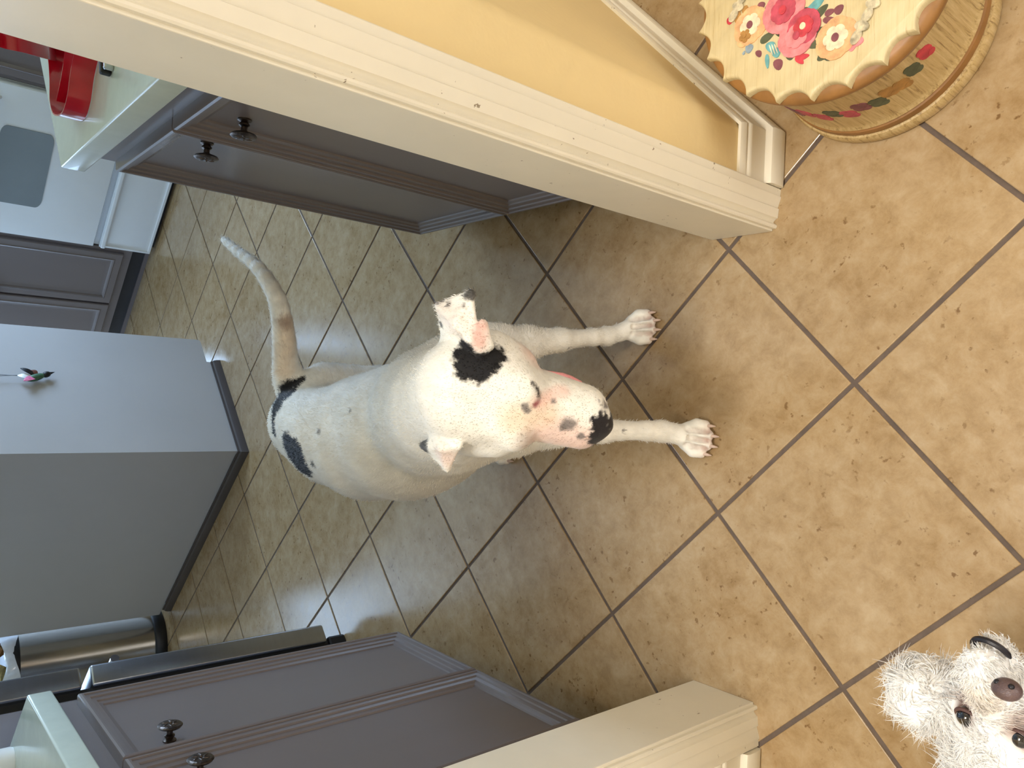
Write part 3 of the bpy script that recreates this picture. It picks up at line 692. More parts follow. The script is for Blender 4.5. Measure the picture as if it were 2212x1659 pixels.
strokes([(1200, 245, 1270, 240, 14), (1180, 290, 1225, 265, 10)], 'pink', 'painted_bud', ZT + .0004)
strokes([(705, 300, 745, 250, 18), (735, 330, 775, 285, 16), (700, 320, 705, 405, 6), (975, 10, 1000, 50, 30)], 'teal', 'painted_bluebell', ZT + .0003)
strokes([(575, 300, 620, 270, 13), (560, 325, 570, 300, 4)], 'blue_grey', 'painted_bud', ZT + .0003)
strokes([(715, 265, 735, 325, 1.6), (730, 262, 750, 322, 1.6), (745, 260, 765, 315, 1.6)], 'cream', 'painted_line', ZT + .0006)
rosette(605, 150, .026, ('peach', 'cream', 'plum'), 'painted_flower', 6, ZT + .0004)
rosette(575, 215, .015, ('peach', 'ochre', 'ochre'), 'painted_flower', 5, ZT + .0004)
rosette(1108, 225, .027, ('peach', 'cream', 'plum'), 'painted_flower', 6, ZT + .0004)
rosette(800, 65, .030, ('pink', 'rose', 'red'), 'painted_rose', 8, ZT + .0005)
rosette(880, 215, .027, ('pink', 'pink', 'rose'), 'painted_rose', 7, ZT + .0005)
rosette(920, 160, .023, ('rose', 'red', 'cream'), 'painted_rose', 7, ZT + .0009)
# hinges
for hx, hy, hl in ((1295, 90, .055), (560, -10, .05)):
    c_ = w7(hx, hy); t_ = w7(hx + 40, hy - 80) - c_; ang = math.atan2(t_[1], t_[0]); mb = MB()
    for s_ in (-1, -.5, 0, .5, 1):
        petal_flat(mb, c_[0] + math.cos(ang) * hl / 2 * s_, c_[1] + math.sin(ang) * hl / 2 * s_, ang + (1.57 if s_ in (-.5, .5) else 0), .020, .013, ZT + .0012, 0)
    sb(mb, 'hinge', PAINT['hinge'], lid)
# garland on the drum
def drum_pt(a_, z): return np.array([SX + RD * math.cos(a_), SY + RD * math.sin(a_), z])
def drum_blob(mb, a_, z, la, lz, off=.0004):
    for k in range(1):
        c_ = drum_pt(a_, z); n_ = np.array([math.cos(a_), math.sin(a_), 0]); t_ = np.array([-math.sin(a_), math.cos(a_), 0]); P_ = []
        for q in range(12):
            w_ = 2 * math.pi * q / 12; aa_ = a_ + la * math.cos(w_) / .16
            P_.append((aa_, z + lz * math.sin(w_)))
        mb.rings([[tuple(drum_pt(x_, y_) + n_ * (off - .0008)) for x_, y_ in P_], [tuple(drum_pt(x_, y_) + n_ * (off + .0006)) for x_, y_ in P_]])
dm = [o_ for o_ in st.children if o_.name.startswith('drum')][0]
gar = [(math.radians(a0), z0, kk) for a0, z0, kk in ((146, .110, 'plum'), (150, .120, 'plum'), (158, .125, 'rose'), (166, .110, 'rose'), (174, .122, 'dark_leaf'), (181, .108, 'rose'), (189, .118, 'plum'), (197, .108, 'dark_leaf'), (204, .118, 'ochre'), (211, .112, 'ochre'), (219, .122, 'dark_leaf'), (228, .128, 'red'))]
for a0, z0, kk in gar:
    mb = MB(); drum_blob(mb, a0, z0, .011, .013); drum_blob(mb, a0 + .035, z0 - .010, .006, .006, .0005); drum_blob(mb, a0 - .035, z0 + .010, .006, .006, .0005)
    sb(mb, 'painted_leaf' if kk == 'dark_leaf' else 'painted_rose', PAINT[kk], dm)


# ================================================================== DOGS: implicit surfaces
class Body:
    def __init__(s): s.pr = []
    def cone(s, a, b, ra, rb, k=.03): s.pr.append(('c', np.array(a, float), np.array(b, float), ra, rb, k)); return s
    def chain(s, pts, k=.03):
        for (a, ra), (b, rb) in zip(pts[:-1], pts[1:]): s.cone(a, b, ra, rb, k)
        return s
    def ball(s, c, r, k=.03): return s.cone(c, np.array(c, float) + 1e-4, r, r, k)
    def tri(s, a, b, c, r, k=.012): s.pr.append(('t', *(np.array(q, float) for q in (a, b, c)), r, k)); return s
    def cut(s, c, r, k=.01): s.pr.append(('x', np.array(c, float), r, k)); return s
    def groove(s, a, b, r, k=.006): s.pr.append(('g', np.array(a, float), np.array(b, float), r, k)); return s
    def bounds(s):
        lo = np.full(3, 9.); hi = -lo
        for p in s.pr:
            if p[0] in 'xg': continue
            pts, r = ((p[1], p[2]), max(p[3], p[4])) if p[0] == 'c' else ((p[1], p[2], p[3]), p[4])
            for q in pts: lo = np.minimum(lo, q - r); hi = np.maximum(hi, q + r)
        return lo - .02, hi + .02
    def eval(s, P):
        P = P.astype(np.float32); D = np.full(len(P), .5, np.float32)
        for p in s.pr:
            if p[0] == 'c': _, a, b, ra, rb, k = p; lo = np.minimum(a, b) - max(ra, rb); hi = np.maximum(a, b) + max(ra, rb)
            elif p[0] == 't': _, a, b, c, ra, k = p; lo = np.minimum(np.minimum(a, b), c) - ra; hi = np.maximum(np.maximum(a, b), c) + ra
            elif p[0] == 'x': _, a, ra, k = p; lo = a - ra; hi = a + ra
            else: _, a, b, ra, k = p; lo = np.minimum(a, b) - ra; hi = np.maximum(a, b) + ra
            m = np.all((P > lo - .06) & (P < hi + .06), axis=1); Q = P[m]
            if not len(Q): continue
            if p[0] in 'cg':
                ab = (b - a).astype(np.float32); t = np.clip(((Q - a) @ ab) / max(ab @ ab, 1e-9), 0, 1)
                d = np.linalg.norm(Q - a - t[:, None] * ab, axis=1) - (ra + t * ((rb - ra) if p[0] == 'c' else 0))
            elif p[0] == 'x': d = np.linalg.norm(Q - a, axis=1) - ra
            else:
                e = [(a, b), (b, c), (c, a)]; n = np.cross(b - a, c - a); n = n / np.linalg.norm(n)
                dd = np.full(len(Q), 9., np.float32); inside = np.ones(len(Q), bool)
                for u_, v_ in e:
                    w = v_ - u_; t = np.clip(((Q - u_) @ w) / (w @ w), 0, 1)
                    dd = np.minimum(dd, np.linalg.norm(Q - u_ - t[:, None] * w, axis=1)); inside &= ((Q - u_) @ np.cross(n, w)) >= 0
                dd = np.where(inside, np.abs((Q - a) @ n), dd); d = dd - ra
            D0 = D[m]
            if p[0] in 'xg':
                d = -d; h = np.clip(k - np.abs(D0 - d), 0, None) / k; D[m] = np.maximum(D0, d) + h * h * k * .25
            else:
                h = np.clip(k - np.abs(D0 - d), 0, None) / k; D[m] = np.minimum(D0, d) - h * h * k * .25
        return D
    def hit(s, u, v, t0=.3, t1=2.6):
        d = ray(u, v); d = d / np.linalg.norm(d); ts = np.arange(t0, t1, .003)
        f = s.eval(CAM + ts[:, None] * d); i = np.nonzero(f < 0)[0]
        return CAM + d * (ts[i[0]] if len(i) else 1.2)
    def mesh(s, h):
        lo, hi = s.bounds(); C_ = 4; n = np.ceil((hi - lo) / (h * C_)).astype(int) + 1; N_ = n * C_
        ax = [lo[i] + h * np.arange(N_[i] + 1) for i in range(3)]
        cx = [a[::C_] for a in ax]; G = np.stack(np.meshgrid(*cx, indexing='ij'), -1).reshape(-1, 3)
        cf = s.eval(G).reshape(n + 1)
        F = np.empty(N_ + 1, np.float32)
        F[:] = np.kron(np.where(cf > 0, .5, -.5), np.ones((C_,) * 3, np.float32))[:N_[0] + 1, :N_[1] + 1, :N_[2] + 1]
        act = np.abs(cf) < h * C_ * 1.9
        cell = np.zeros(n, bool)
        for dx in (0, 1):
            for dy in (0, 1):
                for dz in (0, 1): cell |= act[dx:dx + n[0], dy:dy + n[1], dz:dz + n[2]]
        big = np.zeros(N_ + 1, bool)
        fine = np.kron(cell, np.ones((C_,) * 3, bool))
        for dx in (0, 1):
            for dy in (0, 1):
                for dz in (0, 1): big[dx:dx + N_[0], dy:dy + N_[1], dz:dz + N_[2]] |= fine
        I = np.argwhere(big); F[big] = s.eval(np.stack([ax[k][I[:, k]] for k in range(3)], 1))
        ins = F < 0
        cnt = np.zeros(N_, np.int8)
        for dx in (0, 1):
            for dy in (0, 1):
                for dz in (0, 1): cnt += ins[dx:dx + N_[0], dy:dy + N_[1], dz:dz + N_[2]]
        cells = np.argwhere((cnt > 0) & (cnt < 8)); vid = np.full(N_, -1, np.int64); vid[tuple(cells.T)] = np.arange(len(cells))
        acc = np.zeros((len(cells), 3)); num = np.zeros(len(cells))
        offs = [np.array((i, j, k)) for i in (0, 1) for j in (0, 1) for k in (0, 1)]
        for a in offs:
            for axis in range(3):
                if a[axis]: continue
                b = a.copy(); b[axis] = 1
                fa = F[tuple((cells + a).T)]; fb = F[tuple((cells + b).T)]; x = (fa < 0) != (fb < 0)
                t = fa / np.where(fa == fb, 1, fa - fb)
                pos = cells + a + 0.0; pos[:, axis] += t; acc[x] += pos[x]; num[x] += 1
        V = lo + h * acc / num[:, None]
        faces = []
        for axis in range(3):
            u_, w_ = (axis + 1) % 3, (axis + 2) % 3
            sl0 = [slice(None)] * 3; sl1 = [slice(None)] * 3; sl0[axis] = slice(0, -1); sl1[axis] = slice(1, None)
            A, B = ins[tuple(sl0)], ins[tuple(sl1)]; E_ = np.argwhere(A != B)
            E_ = E_[(E_[:, u_] > 0) & (E_[:, w_] > 0) & (E_[:, u_] < N_[u_]) & (E_[:, w_] < N_[w_])]
            inA = A[tuple(E_.T)]
            def vv(du, dw):
                q = E_.copy(); q[:, u_] -= du; q[:, w_] -= dw; return vid[tuple(q.T)]
            Q = np.stack([vv(0, 0), vv(1, 0), vv(1, 1), vv(0, 1)], 1); Q[~inA] = Q[~inA][:, ::-1]; faces.append(Q)
        Fc = np.concatenate(faces); Fc = Fc[(Fc >= 0).all(1)]
        return V, Fc

def vnormals(V, Fc):
    n = np.cross(V[Fc[:, 2]] - V[Fc[:, 0]], V[Fc[:, 3]] - V[Fc[:, 1]]); R2 = np.zeros_like(V)
    for k in range(4): np.add.at(R2, Fc[:, k], n)
    return R2 / np.maximum(np.linalg.norm(R2, axis=1, keepdims=True), 1e-12)

def relax(V, Fc, it=1, w=.5):
    for _ in range(it):
        A = np.zeros_like(V); c = np.zeros(len(V))
        for k in range(4):
            j = (k + 1) % 4
            np.add.at(A, Fc[:, k], V[Fc[:, j]]); np.add.at(c, Fc[:, k], 1); np.add.at(A, Fc[:, j], V[Fc[:, k]]); np.add.at(c, Fc[:, j], 1)
        V = V * (1 - w) + w * A / c[:, None]
    return V

def np_mesh(name, V, Fc, m, col=None, smooth=True):
    me = bpy.data.meshes.new(name); nv, nf = len(V), len(Fc); k = Fc.shape[1]
    me.vertices.add(nv); me.vertices.foreach_set('co', V.astype(np.float32).ravel())
    me.loops.add(nf * k); me.loops.foreach_set('vertex_index', Fc.astype(np.int32).ravel())
    me.polygons.add(nf); me.polygons.foreach_set('loop_start', np.arange(0, nf * k, k, dtype=np.int32))
    me.polygons.foreach_set('loop_total', np.full(nf, k, dtype=np.int32))
    me.polygons.foreach_set('use_smooth', np.full(nf, smooth)); me.update(calc_edges=True)
    if col is not None:
        a = me.color_attributes.new('coat', 'FLOAT_COLOR', 'POINT'); a.data.foreach_set('color', np.c_[col, np.ones(len(col))].astype(np.float32).ravel())
    me.materials.append(M[m]); o = bpy.data.objects.new(name, me); COL.objects.link(o); return o

_rs = np.random.RandomState(3); _tab = _rs.rand(32, 32, 32).astype(np.float32)
def vnoise(P, sc):
    q = P * sc; i = np.floor(q).astype(int); f = q - i; f = f * f * (3 - 2 * f); r_ = 0
    for dx in (0, 1):
        for dy in (0, 1):
            for dz in (0, 1):
                w = (f[:, 0] if dx else 1 - f[:, 0]) * (f[:, 1] if dy else 1 - f[:, 1]) * (f[:, 2] if dz else 1 - f[:, 2])
                r_ = r_ + w * _tab[(i[:, 0] + dx) % 32, (i[:, 1] + dy) % 32, (i[:, 2] + dz) % 32]
    return r_

def fur(V, Nn, colr, count, length, rad, comb, lift, jit, seed, wts=None):
    """short hairs: three-sided blades lying along 'comb' on the skin"""
    rs = np.random.RandomState(seed); idx = rs.choice(len(V), count, p=wts)
    p = V[idx] + rs.normal(0, .0012, (count, 3)); n = Nn[idx]; c = comb[idx] + rs.normal(0, jit, (count, 3))
    c = c - n * (c * n).sum(1, keepdims=True); c /= np.maximum(np.linalg.norm(c, axis=1, keepdims=True), 1e-6)
    L_ = (length[idx] if hasattr(length, '__len__') else length) * rs.uniform(.6, 1.25, count); L_ = np.asarray(L_)[:, None]
    s_ = np.cross(n, c); r_ = rad * rs.uniform(.7, 1.3, (count, 1))
    b0 = p - n * .0012; tip = p + c * L_ + n * L_ * lift; mid = p + c * L_ * .5 + n * L_ * lift * .75
    VV = np.stack([b0 + s_ * r_, b0 - s_ * r_, mid + s_ * r_ * .7, mid - s_ * r_ * .7, tip], 1).reshape(-1, 3)
    o5 = np.arange(count)[:, None] * 5
    T = np.concatenate([o5 + np.array([[0, 1, 3]]), o5 + np.array([[0, 3, 2]]), o5 + np.array([[2, 3, 4]])])
    return VV, T, np.repeat(colr[idx], 5, axis=0)

# ------------------------------------------------------------------ large white dog
D = Body()
torso = [((-.006, 1.010, .400), .086), ((-.026, 1.11, .388), .103), ((-.076, 1.26, .362), .126), ((-.095, 1.38, .368), .123), ((-.100, 1.49, .384), .101), ((-.082, 1.585, .386), .095)]
D.chain(torso, .03)
D.cone((-.01, 1.06, .33), (-.06, 1.22, .30), .078, .104, .05)
D.cone((.002, .985, .350), (-.005, 1.06, .32), .060, .074, .05)
D.cone((-.085, 1.45, .440), (-.075, 1.575, .432), .055, .055, .05)
# tail
tl = catmull([(-.035, 1.605, .425), (.012, 1.625, .440), onz(617, 785, .455), onz(612, 715, .472), onz(598, 645, .492), onz(560, 582, .512), onz(515, 545, .525), onz(483, 518, .532)], 3)
D.chain([(p, .037 - .030 * (k / (len(tl) - 1)) ** .85) for k, p in enumerate(tl)], .008)
# hind legs
D.chain([((-.020, 1.575, .365), .080), ((.002, 1.500, .265), .052), ((.016, 1.490, .220), .038), ((.026, 1.580, .130), .020), ((.026, 1.570, .060), .016), ((.024, 1.540, .026), .019)], .02)
D.chain([((-.135, 1.570, .360), .078), ((-.160, 1.480, .255), .050), ((-.158, 1.455, .215), .036), ((-.140, 1.500, .120), .019), ((-.132, 1.430, .060), .016), ((-.128, 1.400, .028), .019)], .02)
# front leg on the doorway side (dog's left)
D.chain([((.038, 1.075, .375), .075), ((.080, 1.050, .318), .048), ((.098, 1.034, .262), .030), ((.110, 1.020, .190), .0205), ((.122, 1.010, .110), .0145), ((.127, 1.007, .075), .0165), ((.136, .998, .045), .0145), ((.148, .985, .030), .018)], .014)
# other front leg, stepping forward
D.chain([((-.060, 1.065, .375), .072), ((-.058, 1.015, .300), .046), ((-.055, .975, .245), .030), ((-.052, .922, .172), .0205), ((-.050, .882, .095), .0155), ((-.050, .872, .066), .0175), ((-.053, .858, .042), .0155), ((-.058, .845, .030), .019)], .014)
gaps = []
def paw(c, d, spread=.0135, L_=.040, r_=.0112):
    d = np.array([d[0], d[1], 0.]); d /= np.linalg.norm(d); s_ = np.array([-d[1], d[0], 0.]); tips = []
    for k, (o_, l_) in enumerate(((-1.55, .74), (-.55, 1.0), (.55, 1.0), (1.55, .74))):
        a = np.array([c[0], c[1], .024]) + s_ * o_ * spread * .75
        b = np.array([c[0], c[1], .021]) + s_ * o_ * spread * 1.12 + d * L_ * l_ * .62
        e = np.array([c[0], c[1], .0125]) + s_ * o_ * spread * 1.2 + d * L_ * l_
        D.cone(a, b, r_ * .95, r_ * 1.05, .006); D.cone(b, e, r_ * 1.05, r_ * .92, .004); tips.append((e, d + s_ * o_ * .06))
    for o_ in (-1.0, 0, 1.0):
        ga = np.array([c[0], c[1], .037]) + s_ * o_ * spread * 1.02 + d * .014; gb = np.array([c[0], c[1], .020]) + s_ * o_ * spread * 1.15 + d * L_ * 1.05
        D.groove(ga, gb, .0054, .003); gaps.append((ga, gb))
    return tips
tips = paw((.146, .988), (.12, -1.0)) + paw((-.057, .848), (-.12, -1.0)) + paw((.024, 1.545), (0, -1)) + paw((-.126, 1.392), (.05, -1))
# head frame: f forward, l to the dog's left, u out of the skull
earL, earR = onz(1035, 748, .562), onz(978, 962, .562)
emid = (earL + earR) / 2; nose_p = onz(1330, 942, .405)
hf = nose_p - emid; hf /= np.linalg.norm(hf); hl = earL - earR; hl -= hf * (hl @ hf); hl /= np.linalg.norm(hl); hu = np.cross(hf, hl)
HO = emid - hu * .030 + hf * .004
def hd_(f_, l_, u_): return HO + hf * f_ + hl * l_ + hu * u_
# neck
D.chain([((-.030, 1.090, .415), .100), ((-.018, .990, .462), .083), ((-.004, .905, .502), .070), (tuple(hd_(-.020, 0, -.022)), .058)], .04)
D.cone((-.005, .96, .42), tuple(hd_(.0, 0, -.045)), .075, .05, .05)
# skull, cheeks, brow, muzzle, jaw
D.cone(hd_(-.008, -.024, -.004), hd_(-.008, .024, -.004), .049, .049, .025)
D.cone(hd_(.040, -.020, -.002), hd_(.040, .020, -.002), .044, .044, .025)
for s_ in (-1, 1):
    D.ball(hd_(.012, s_ * .048, -.030), .038, .025)
    D.ball(hd_(.050, s_ * .036, -.034), .034, .03)
    D.ball(hd_(.072, s_ * .027, .016), .0215, .022)
    D.cone(hd_(.085, s_ * .015, -.012), hd_(.162, s_ * .0165, -.018), .034, .0285, .014)
    D.cone(hd_(.100, s_ * .024, -.036), hd_(.158, s_ * .021, -.036), .024, .022, .012)
    D.groove(hd_(.086, s_ * .037, .022), hd_(.098, s_ * .0245, .0155), .0026, .005)
D.cone(hd_(.060, 0, .000), hd_(.168, 0, -.004), .036, .0225, .02)
D.cone(hd_(.060, 0, -.062), hd_(.140, 0, -.062), .030, .019, .016)
D.ball(hd_(.186, 0, -.010), .0185, .010)
D.cone(hd_(.180, -.010, -.012), hd_(.180, .010, -.012), .016, .016, .008)
D.groove(hd_(-.03, 0, .058), hd_(.065, 0, .053), .004, .02)
D.groove(hd_(.202, -.009, -.014), hd_(.192, -.0145, -.020), .0032, .004); D.groove(hd_(.202, .009, -.014), hd_(.192, .0145, -.020), .0032, .004)
D.ball(onz(1114, 944, .493), .017, .022); D.ball(onz(1075, 946, .488), .025, .025); D.ball(onz(1030, 944, .495), .024, .025)
# ears (thin flaps)
LA, LB, LCn, LT = onz(1030, 750, .568), onz(960, 738, .558), onz(948, 660, .586), onz(1017, 632, .574)
LM = onz(988, 700, .586)
for tr_ in ((LA, LB, LM), (LB, LCn, LM), (LCn, LT, LM), (LT, LA, LM)): D.tri(*tr_, .0042, .008)
D.tri(onz(1046, 756, .560), onz(1020, 748, .553), onz(1044, 700, .566), .0050, .008); D.tri(onz(1062, 750, .552), onz(1044, 700, .566), onz(1046, 756, .560), .0045, .008)
D.groove(onz(1036, 742, .575), onz(1042, 712, .578), .009, .006)
RA, RB, RT, RT2 = onz(948, 940, .560), onz(990, 962, .556), onz(966, 1012, .545), onz(914, 962, .560)
RM = onz(958, 968, .566)
for tr_ in ((RA, RB, RM), (RB, RT, RM), (RT, RT2, RM), (RT2, RA, RM)): D.tri(*tr_, .0042, .008)

V, Fc = D.mesh(.0035); V = relax(V, Fc, 1, .35); V[:, 2] = np.maximum(V[:, 2], 0.0)
Nn = vnormals(V, Fc)
WHT = np.array(srgb(248, 244, 234)[:3]); BLK = np.array(srgb(16, 15, 18)[:3]); PNK = np.array(srgb(236, 184, 168)[:3]); TAN = np.array(srgb(226, 196, 160)[:3]); GRY = np.array(srgb(120, 112, 108)[:3]); BRN = np.array(srgb(140, 104, 84)[:3])
colr = np.tile(WHT, (len(V), 1)); nz = vnoise(V, 160) - .5; nz2 = vnoise(V, 420) - .5; nzl = vnoise(V, 30) - .5
def smooth01(x, a, b): t = np.clip((x - a) / (b - a), 0, 1); return t * t * (3 - 2 * t)
def blot(pts, rad, c, soft=.25, noise=.35, amt=1.0):
    """coat marking along a poly-line of surface points"""
    global colr
    pts = [np.array(p, float) for p in pts]; dm_ = np.full(len(V), 9.)
    for a, b in zip(pts[:-1], pts[1:]) if len(pts) > 1 else [(pts[0], pts[0] + 1e-5)]:
        ab = b - a; t = np.clip(((V - a) @ ab) / max(ab @ ab, 1e-12), 0, 1); dm_ = np.minimum(dm_, np.linalg.norm(V - a - t[:, None] * ab, axis=1))
    w = 1 - smooth01(dm_ / rad + nz * noise + nz2 * noise * .8, 1 - soft, 1 + soft)
    colr = colr * (1 - (w * amt)[:, None]) + c * (w * amt)[:, None]
Hh = D.hit
# warm, thin-haired skin; shade of muzzle side and eye socket tinted in
blot([Hh(1190, 935), Hh(1260, 955)], .030, PNK, .6, .2, .55)
blot([Hh(1110, 905), Hh(1175, 890)], .020, TAN, .7, .2, .6)
blot([Hh(1135, 955)], .016, BRN, .8, .2, .45)
blot([Hh(1215, 845), Hh(1165, 868)], .010, PNK, .8, .2, .6)
blot([Hh(1038, 705), Hh(1036, 742)], .010, np.array(srgb(214, 158, 142)[:3]), .6, .2, .8)
blot([Hh(1150, 770), Hh(1250, 765)], .020, PNK, .8, .2, .5)
blot([Hh(965, 990)], .018, PNK, .7, .2, .4)
blot([Hh(960, 680), Hh(1000, 700)], .02, PNK, .8, .2, .18)
blot([Hh(612, 800), Hh(625, 700)], .020, TAN, .8, .3, .55)
blot([Hh(615, 700)], .016, BRN, .8, .5, .6)
# black and grey markings
blot([Hh(1006, 765), Hh(1014, 790), Hh(1040, 792), Hh(1070, 768)], .0175, BLK, .2, .5)
blot([Hh(1005, 795), Hh(1035, 805), Hh(1060, 785)], .0150, BLK, .2, .5)
blot([Hh(1003, 742), Hh(1008, 765)], .0085, BLK, .2, .5)
blot([Hh(652, 822), Hh(630, 832)], .0120, BLK, .2, .4)
blot([Hh(622, 840), Hh(606, 858), Hh(600, 880)], .0200, BLK, .2, .4)
blot([Hh(598, 880), Hh(594, 935)], .0110, BLK, .2, .4)
blot([Hh(624, 962), Hh(634, 985), Hh(650, 1008)], .0290, np.array(srgb(22, 24, 34)[:3]), .16, .35)
blot([Hh(640, 964), Hh(650, 985), Hh(662, 1010)], .0180, np.array(srgb(22, 24, 34)[:3]), .2, .45)
blot([Hh(640, 836), Hh(622, 858)], .0120, BLK, .2, .4)
for (u_, v_, r_, c_) in ((690, 933, .0065, GRY), (757, 888, .004, GRY), (677, 1003, .007, BLK), (1132, 877, .0055, GRY), (1138, 886, .005, GRY), (1228, 916, .0105, GRY), (1218, 922, .006, GRY), (1254, 941, .0055, GRY), (1308, 876, .006, GRY), (1322, 888, .0055, GRY), (1195, 866, .004, GRY), (970, 659, .005, GRY), (955, 702, .0045, BLK), (1002, 662, .0035, GRY), (1016, 634, .0095, BLK), (914, 962, .0120, BLK), (952, 650, .006, GRY), (1345, 930, .003, GRY), (1228, 752, .003, GRY)):
    blot([Hh(u_, v_)], r_, c_, .45, .6, .92)
NOSE = np.array(srgb(32, 28, 31)[:3])
blot([hd_(.192, 0, -.012), hd_(.192, 0, -.032)], .0215, NOSE, .12, .35)
blot([Hh(1300, 915), Hh(1294, 940), Hh(1298, 962)], .0165, NOSE, .14, .6)
for k in range(26):
    blot([Hh(1308 + 14 * math.sin(k * 2.4) + k * .4, 878 + 13 * math.cos(k * 1.7))], .0022, GRY * .6, .5, .6, .7)
blot([Hh(1149, 828), Hh(1160, 842), Hh(1163, 860)], .0034, np.array(srgb(46, 36, 32)[:3]), .4, .3)
blot([Hh(1161, 868), Hh(1156, 874)], .0040, np.array(srgb(150, 88, 88)[:3]), .6, .3)
blot([hd_(.086, -.042, .014), hd_(.097, -.030, .014)], .0034, np.array(srgb(46, 36, 32)[:3]), .4, .3)
# toes: darker brown in the grooves, rosy at the tips
for a_, b_ in gaps: blot([a_, b_ - np.array([0, 0, .004])], .0042, np.array(srgb(150, 108, 90)[:3]), .6, .5, .5)
for e, d_ in tips:
    w = 1 - smooth01(np.linalg.norm(V - (e - np.array([0, 0, .006])), axis=1), .010, .019)
    colr = colr * (1 - .35 * w[:, None]) + np.array(srgb(190, 140, 120)[:3]) * .35 * w[:, None]
colr = np.clip(colr * (1 + .10 * nzl[:, None]), 0, 1)

dog = thing('dog', 'large short-haired white dog with black patches standing in the doorway', 'dog', (-.05, 1.2, 0))
bo = np_mesh('body', V, Fc, 'coat', colr); bo.parent = dog; bo.location = -Vector(dog.location)
# fur lies back from the nose over the body
comb = np.zeros_like(V); comb[:] = (-.05, 1.0, -.25)
hw = 1 - smooth01(np.linalg.norm(V - hd_(.05, 0, 0), axis=1), .12, .20)
comb = comb * (1 - hw)[:, None] + (-hf * 1.0 + hu * .1)[None, :] * hw[:, None]
lw = smooth01(.26 - V[:, 2], 0, .06); comb = comb * (1 - lw)[:, None] + np.array([0, 0, -1.0])[None, :] * lw[:, None]
tw = smooth01(V[:, 0], .02, .06) * smooth01(V[:, 1], 1.45, 1.5); comb = comb * (1 - tw)[:, None] + np.array([.8, .2, .2])[None, :] * tw[:, None]
skin_l = .0105 * (1 - .62 * hw) * (1 - .35 * lw)
ndark = smooth01(np.linalg.norm(V - hd_(.196, 0, -.014), axis=1), .020, .032)
wt = np.where(V[:, 2] > .052, 1.0, 0) * (.02 + ndark) ; wt = wt / wt.sum()
fv, ft, fc = fur(V, Nn, colr, 150000, skin_l * (.2 + .8 * ndark), .00042, comb, .11, .20, 11, wt)
fo = np_mesh('fur', fv, ft, 'coat', fc, smooth=False); fo.parent = bo; fo['kind'] = 'stuff'
for e, d_ in tips:
    d_ = d_ / np.linalg.norm(d_)
    mb = MB().tube([e + d_ * .007 + ez * .002, e + d_ * .0135 - ez * .002, e + d_ * .018 - ez * .0075], [.0034, .0028, .0008], 8)
    sb(mb, 'claw', 'claw', bo, smooth=True)
for s_ in (1, -1):
    sb(MB().ellipsoid(hd_(.0900, s_ * .0325, .0155), .0080, .0080, .0070, 14, 10), 'eye', 'eye', bo, smooth=True)
lp = [hd_(.118, .0445, -.042), hd_(.132, .0420, -.047), hd_(.146, .0385, -.049)]
sb(MB().tube([hd_(.094, .046, -.040)] + lp + [hd_(.160, .031, -.047)], [.002, .006, .0065, .006, .002], 10), 'lip', 'lip_pink', bo, smooth=True)

# ------------------------------------------------------------------ small curly dog
sE1, sE2, sN = onz(2090, 1548, .385), onz(2205, 1594, .395), onz(2176, 1482, .432)
sm = (sE1 + sE2) / 2; sl = sE2 - sE1; sl /= np.linalg.norm(sl)
sf = sN - sm; sf -= sl * (sf @ sl); sf /= np.linalg.norm(sf); su = np.cross(sf, sl)
if su @ (CAM - sm) < 0: su = -su
def sh(f_, l_, u_): return sm + sf * f_ + sl * l_ + su * u_
Lm = np.linalg.norm(sN - sm)
P_ = Body()
P_.ball(sh(-.034, 0, -.034), .050, .02); P_.ball(sh(-.048, 0, -.012), .042, .02)
for s_ in (-1, 1):
    P_.ball(sh(-.020, s_ * .030, -.034), .030, .02)
P_.cone(sh(.0, 0, -.016), sh(Lm - .010, 0, -.013), .022, .0170, .014)
P_.cone(sh(.0, 0, -.040), sh(Lm - .014, 0, -.038), .020, .0135, .006)
earc = onz(1992, 1502, .335); P_.chain([(sh(-.03, -.045, -.035), .024), (earc, .030), (onz(1998, 1462, .315), .022)], .015)
ear2 = sh(-.03, .050, -.035); P_.chain([(ear2, .024), (ear2 + sl * .035 - sf * .01 - ez * .02, .030), (ear2 + sl * .05 - ez * .055, .022)], .015)
sE1 = P_.hit(2090, 1548, .2, 1.5); sE2 = P_.hit(2206, 1594, .2, 1.5)
sE1 = sE1 - (CAM - sE1) / np.linalg.norm(CAM - sE1) * .004; sE2 = sE2 - (CAM - sE2) / np.linalg.norm(CAM - sE2) * .004
hb = sh(-.055, 0, -.055)
bx_, by_ = float(hb[0]), float(hb[1])
P_.chain([(hb, .050), ((bx_ - .05, by_ + .005, .285), .070), ((bx_ - .11, by_ + .0, .245), .088), ((bx_ - .24, by_ - .01, .235), .092), ((bx_ - .33, by_ - .015, .235), .082)], .04)
for dx_, dy_ in ((-.075, .055), (-.075, -.055), (-.31, .055), (-.31, -.065)):
    P_.chain([((bx_ + dx_, by_ + dy_ * .8, .20), .045), ((bx_ + dx_ - .005, by_ + dy_, .10), .034), ((bx_ + dx_, by_ + dy_, .04), .032), ((bx_ + dx_ + .018, by_ + dy_, .025), .027)], .03)
P_.chain([((bx_ - .39, by_ - .015, .27), .03), ((bx_ - .42, by_ - .01, .33), .032), ((bx_ - .39, by_, .37), .026)], .03)
Vs, Fs = P_.mesh(.005); Vs = relax(Vs, Fs, 1, .4); Vs[:, 2] = np.maximum(Vs[:, 2], 0); Ns = vnormals(Vs, Fs)
cs = np.tile(np.array(srgb(252, 251, 250)[:3]), (len(Vs), 1))
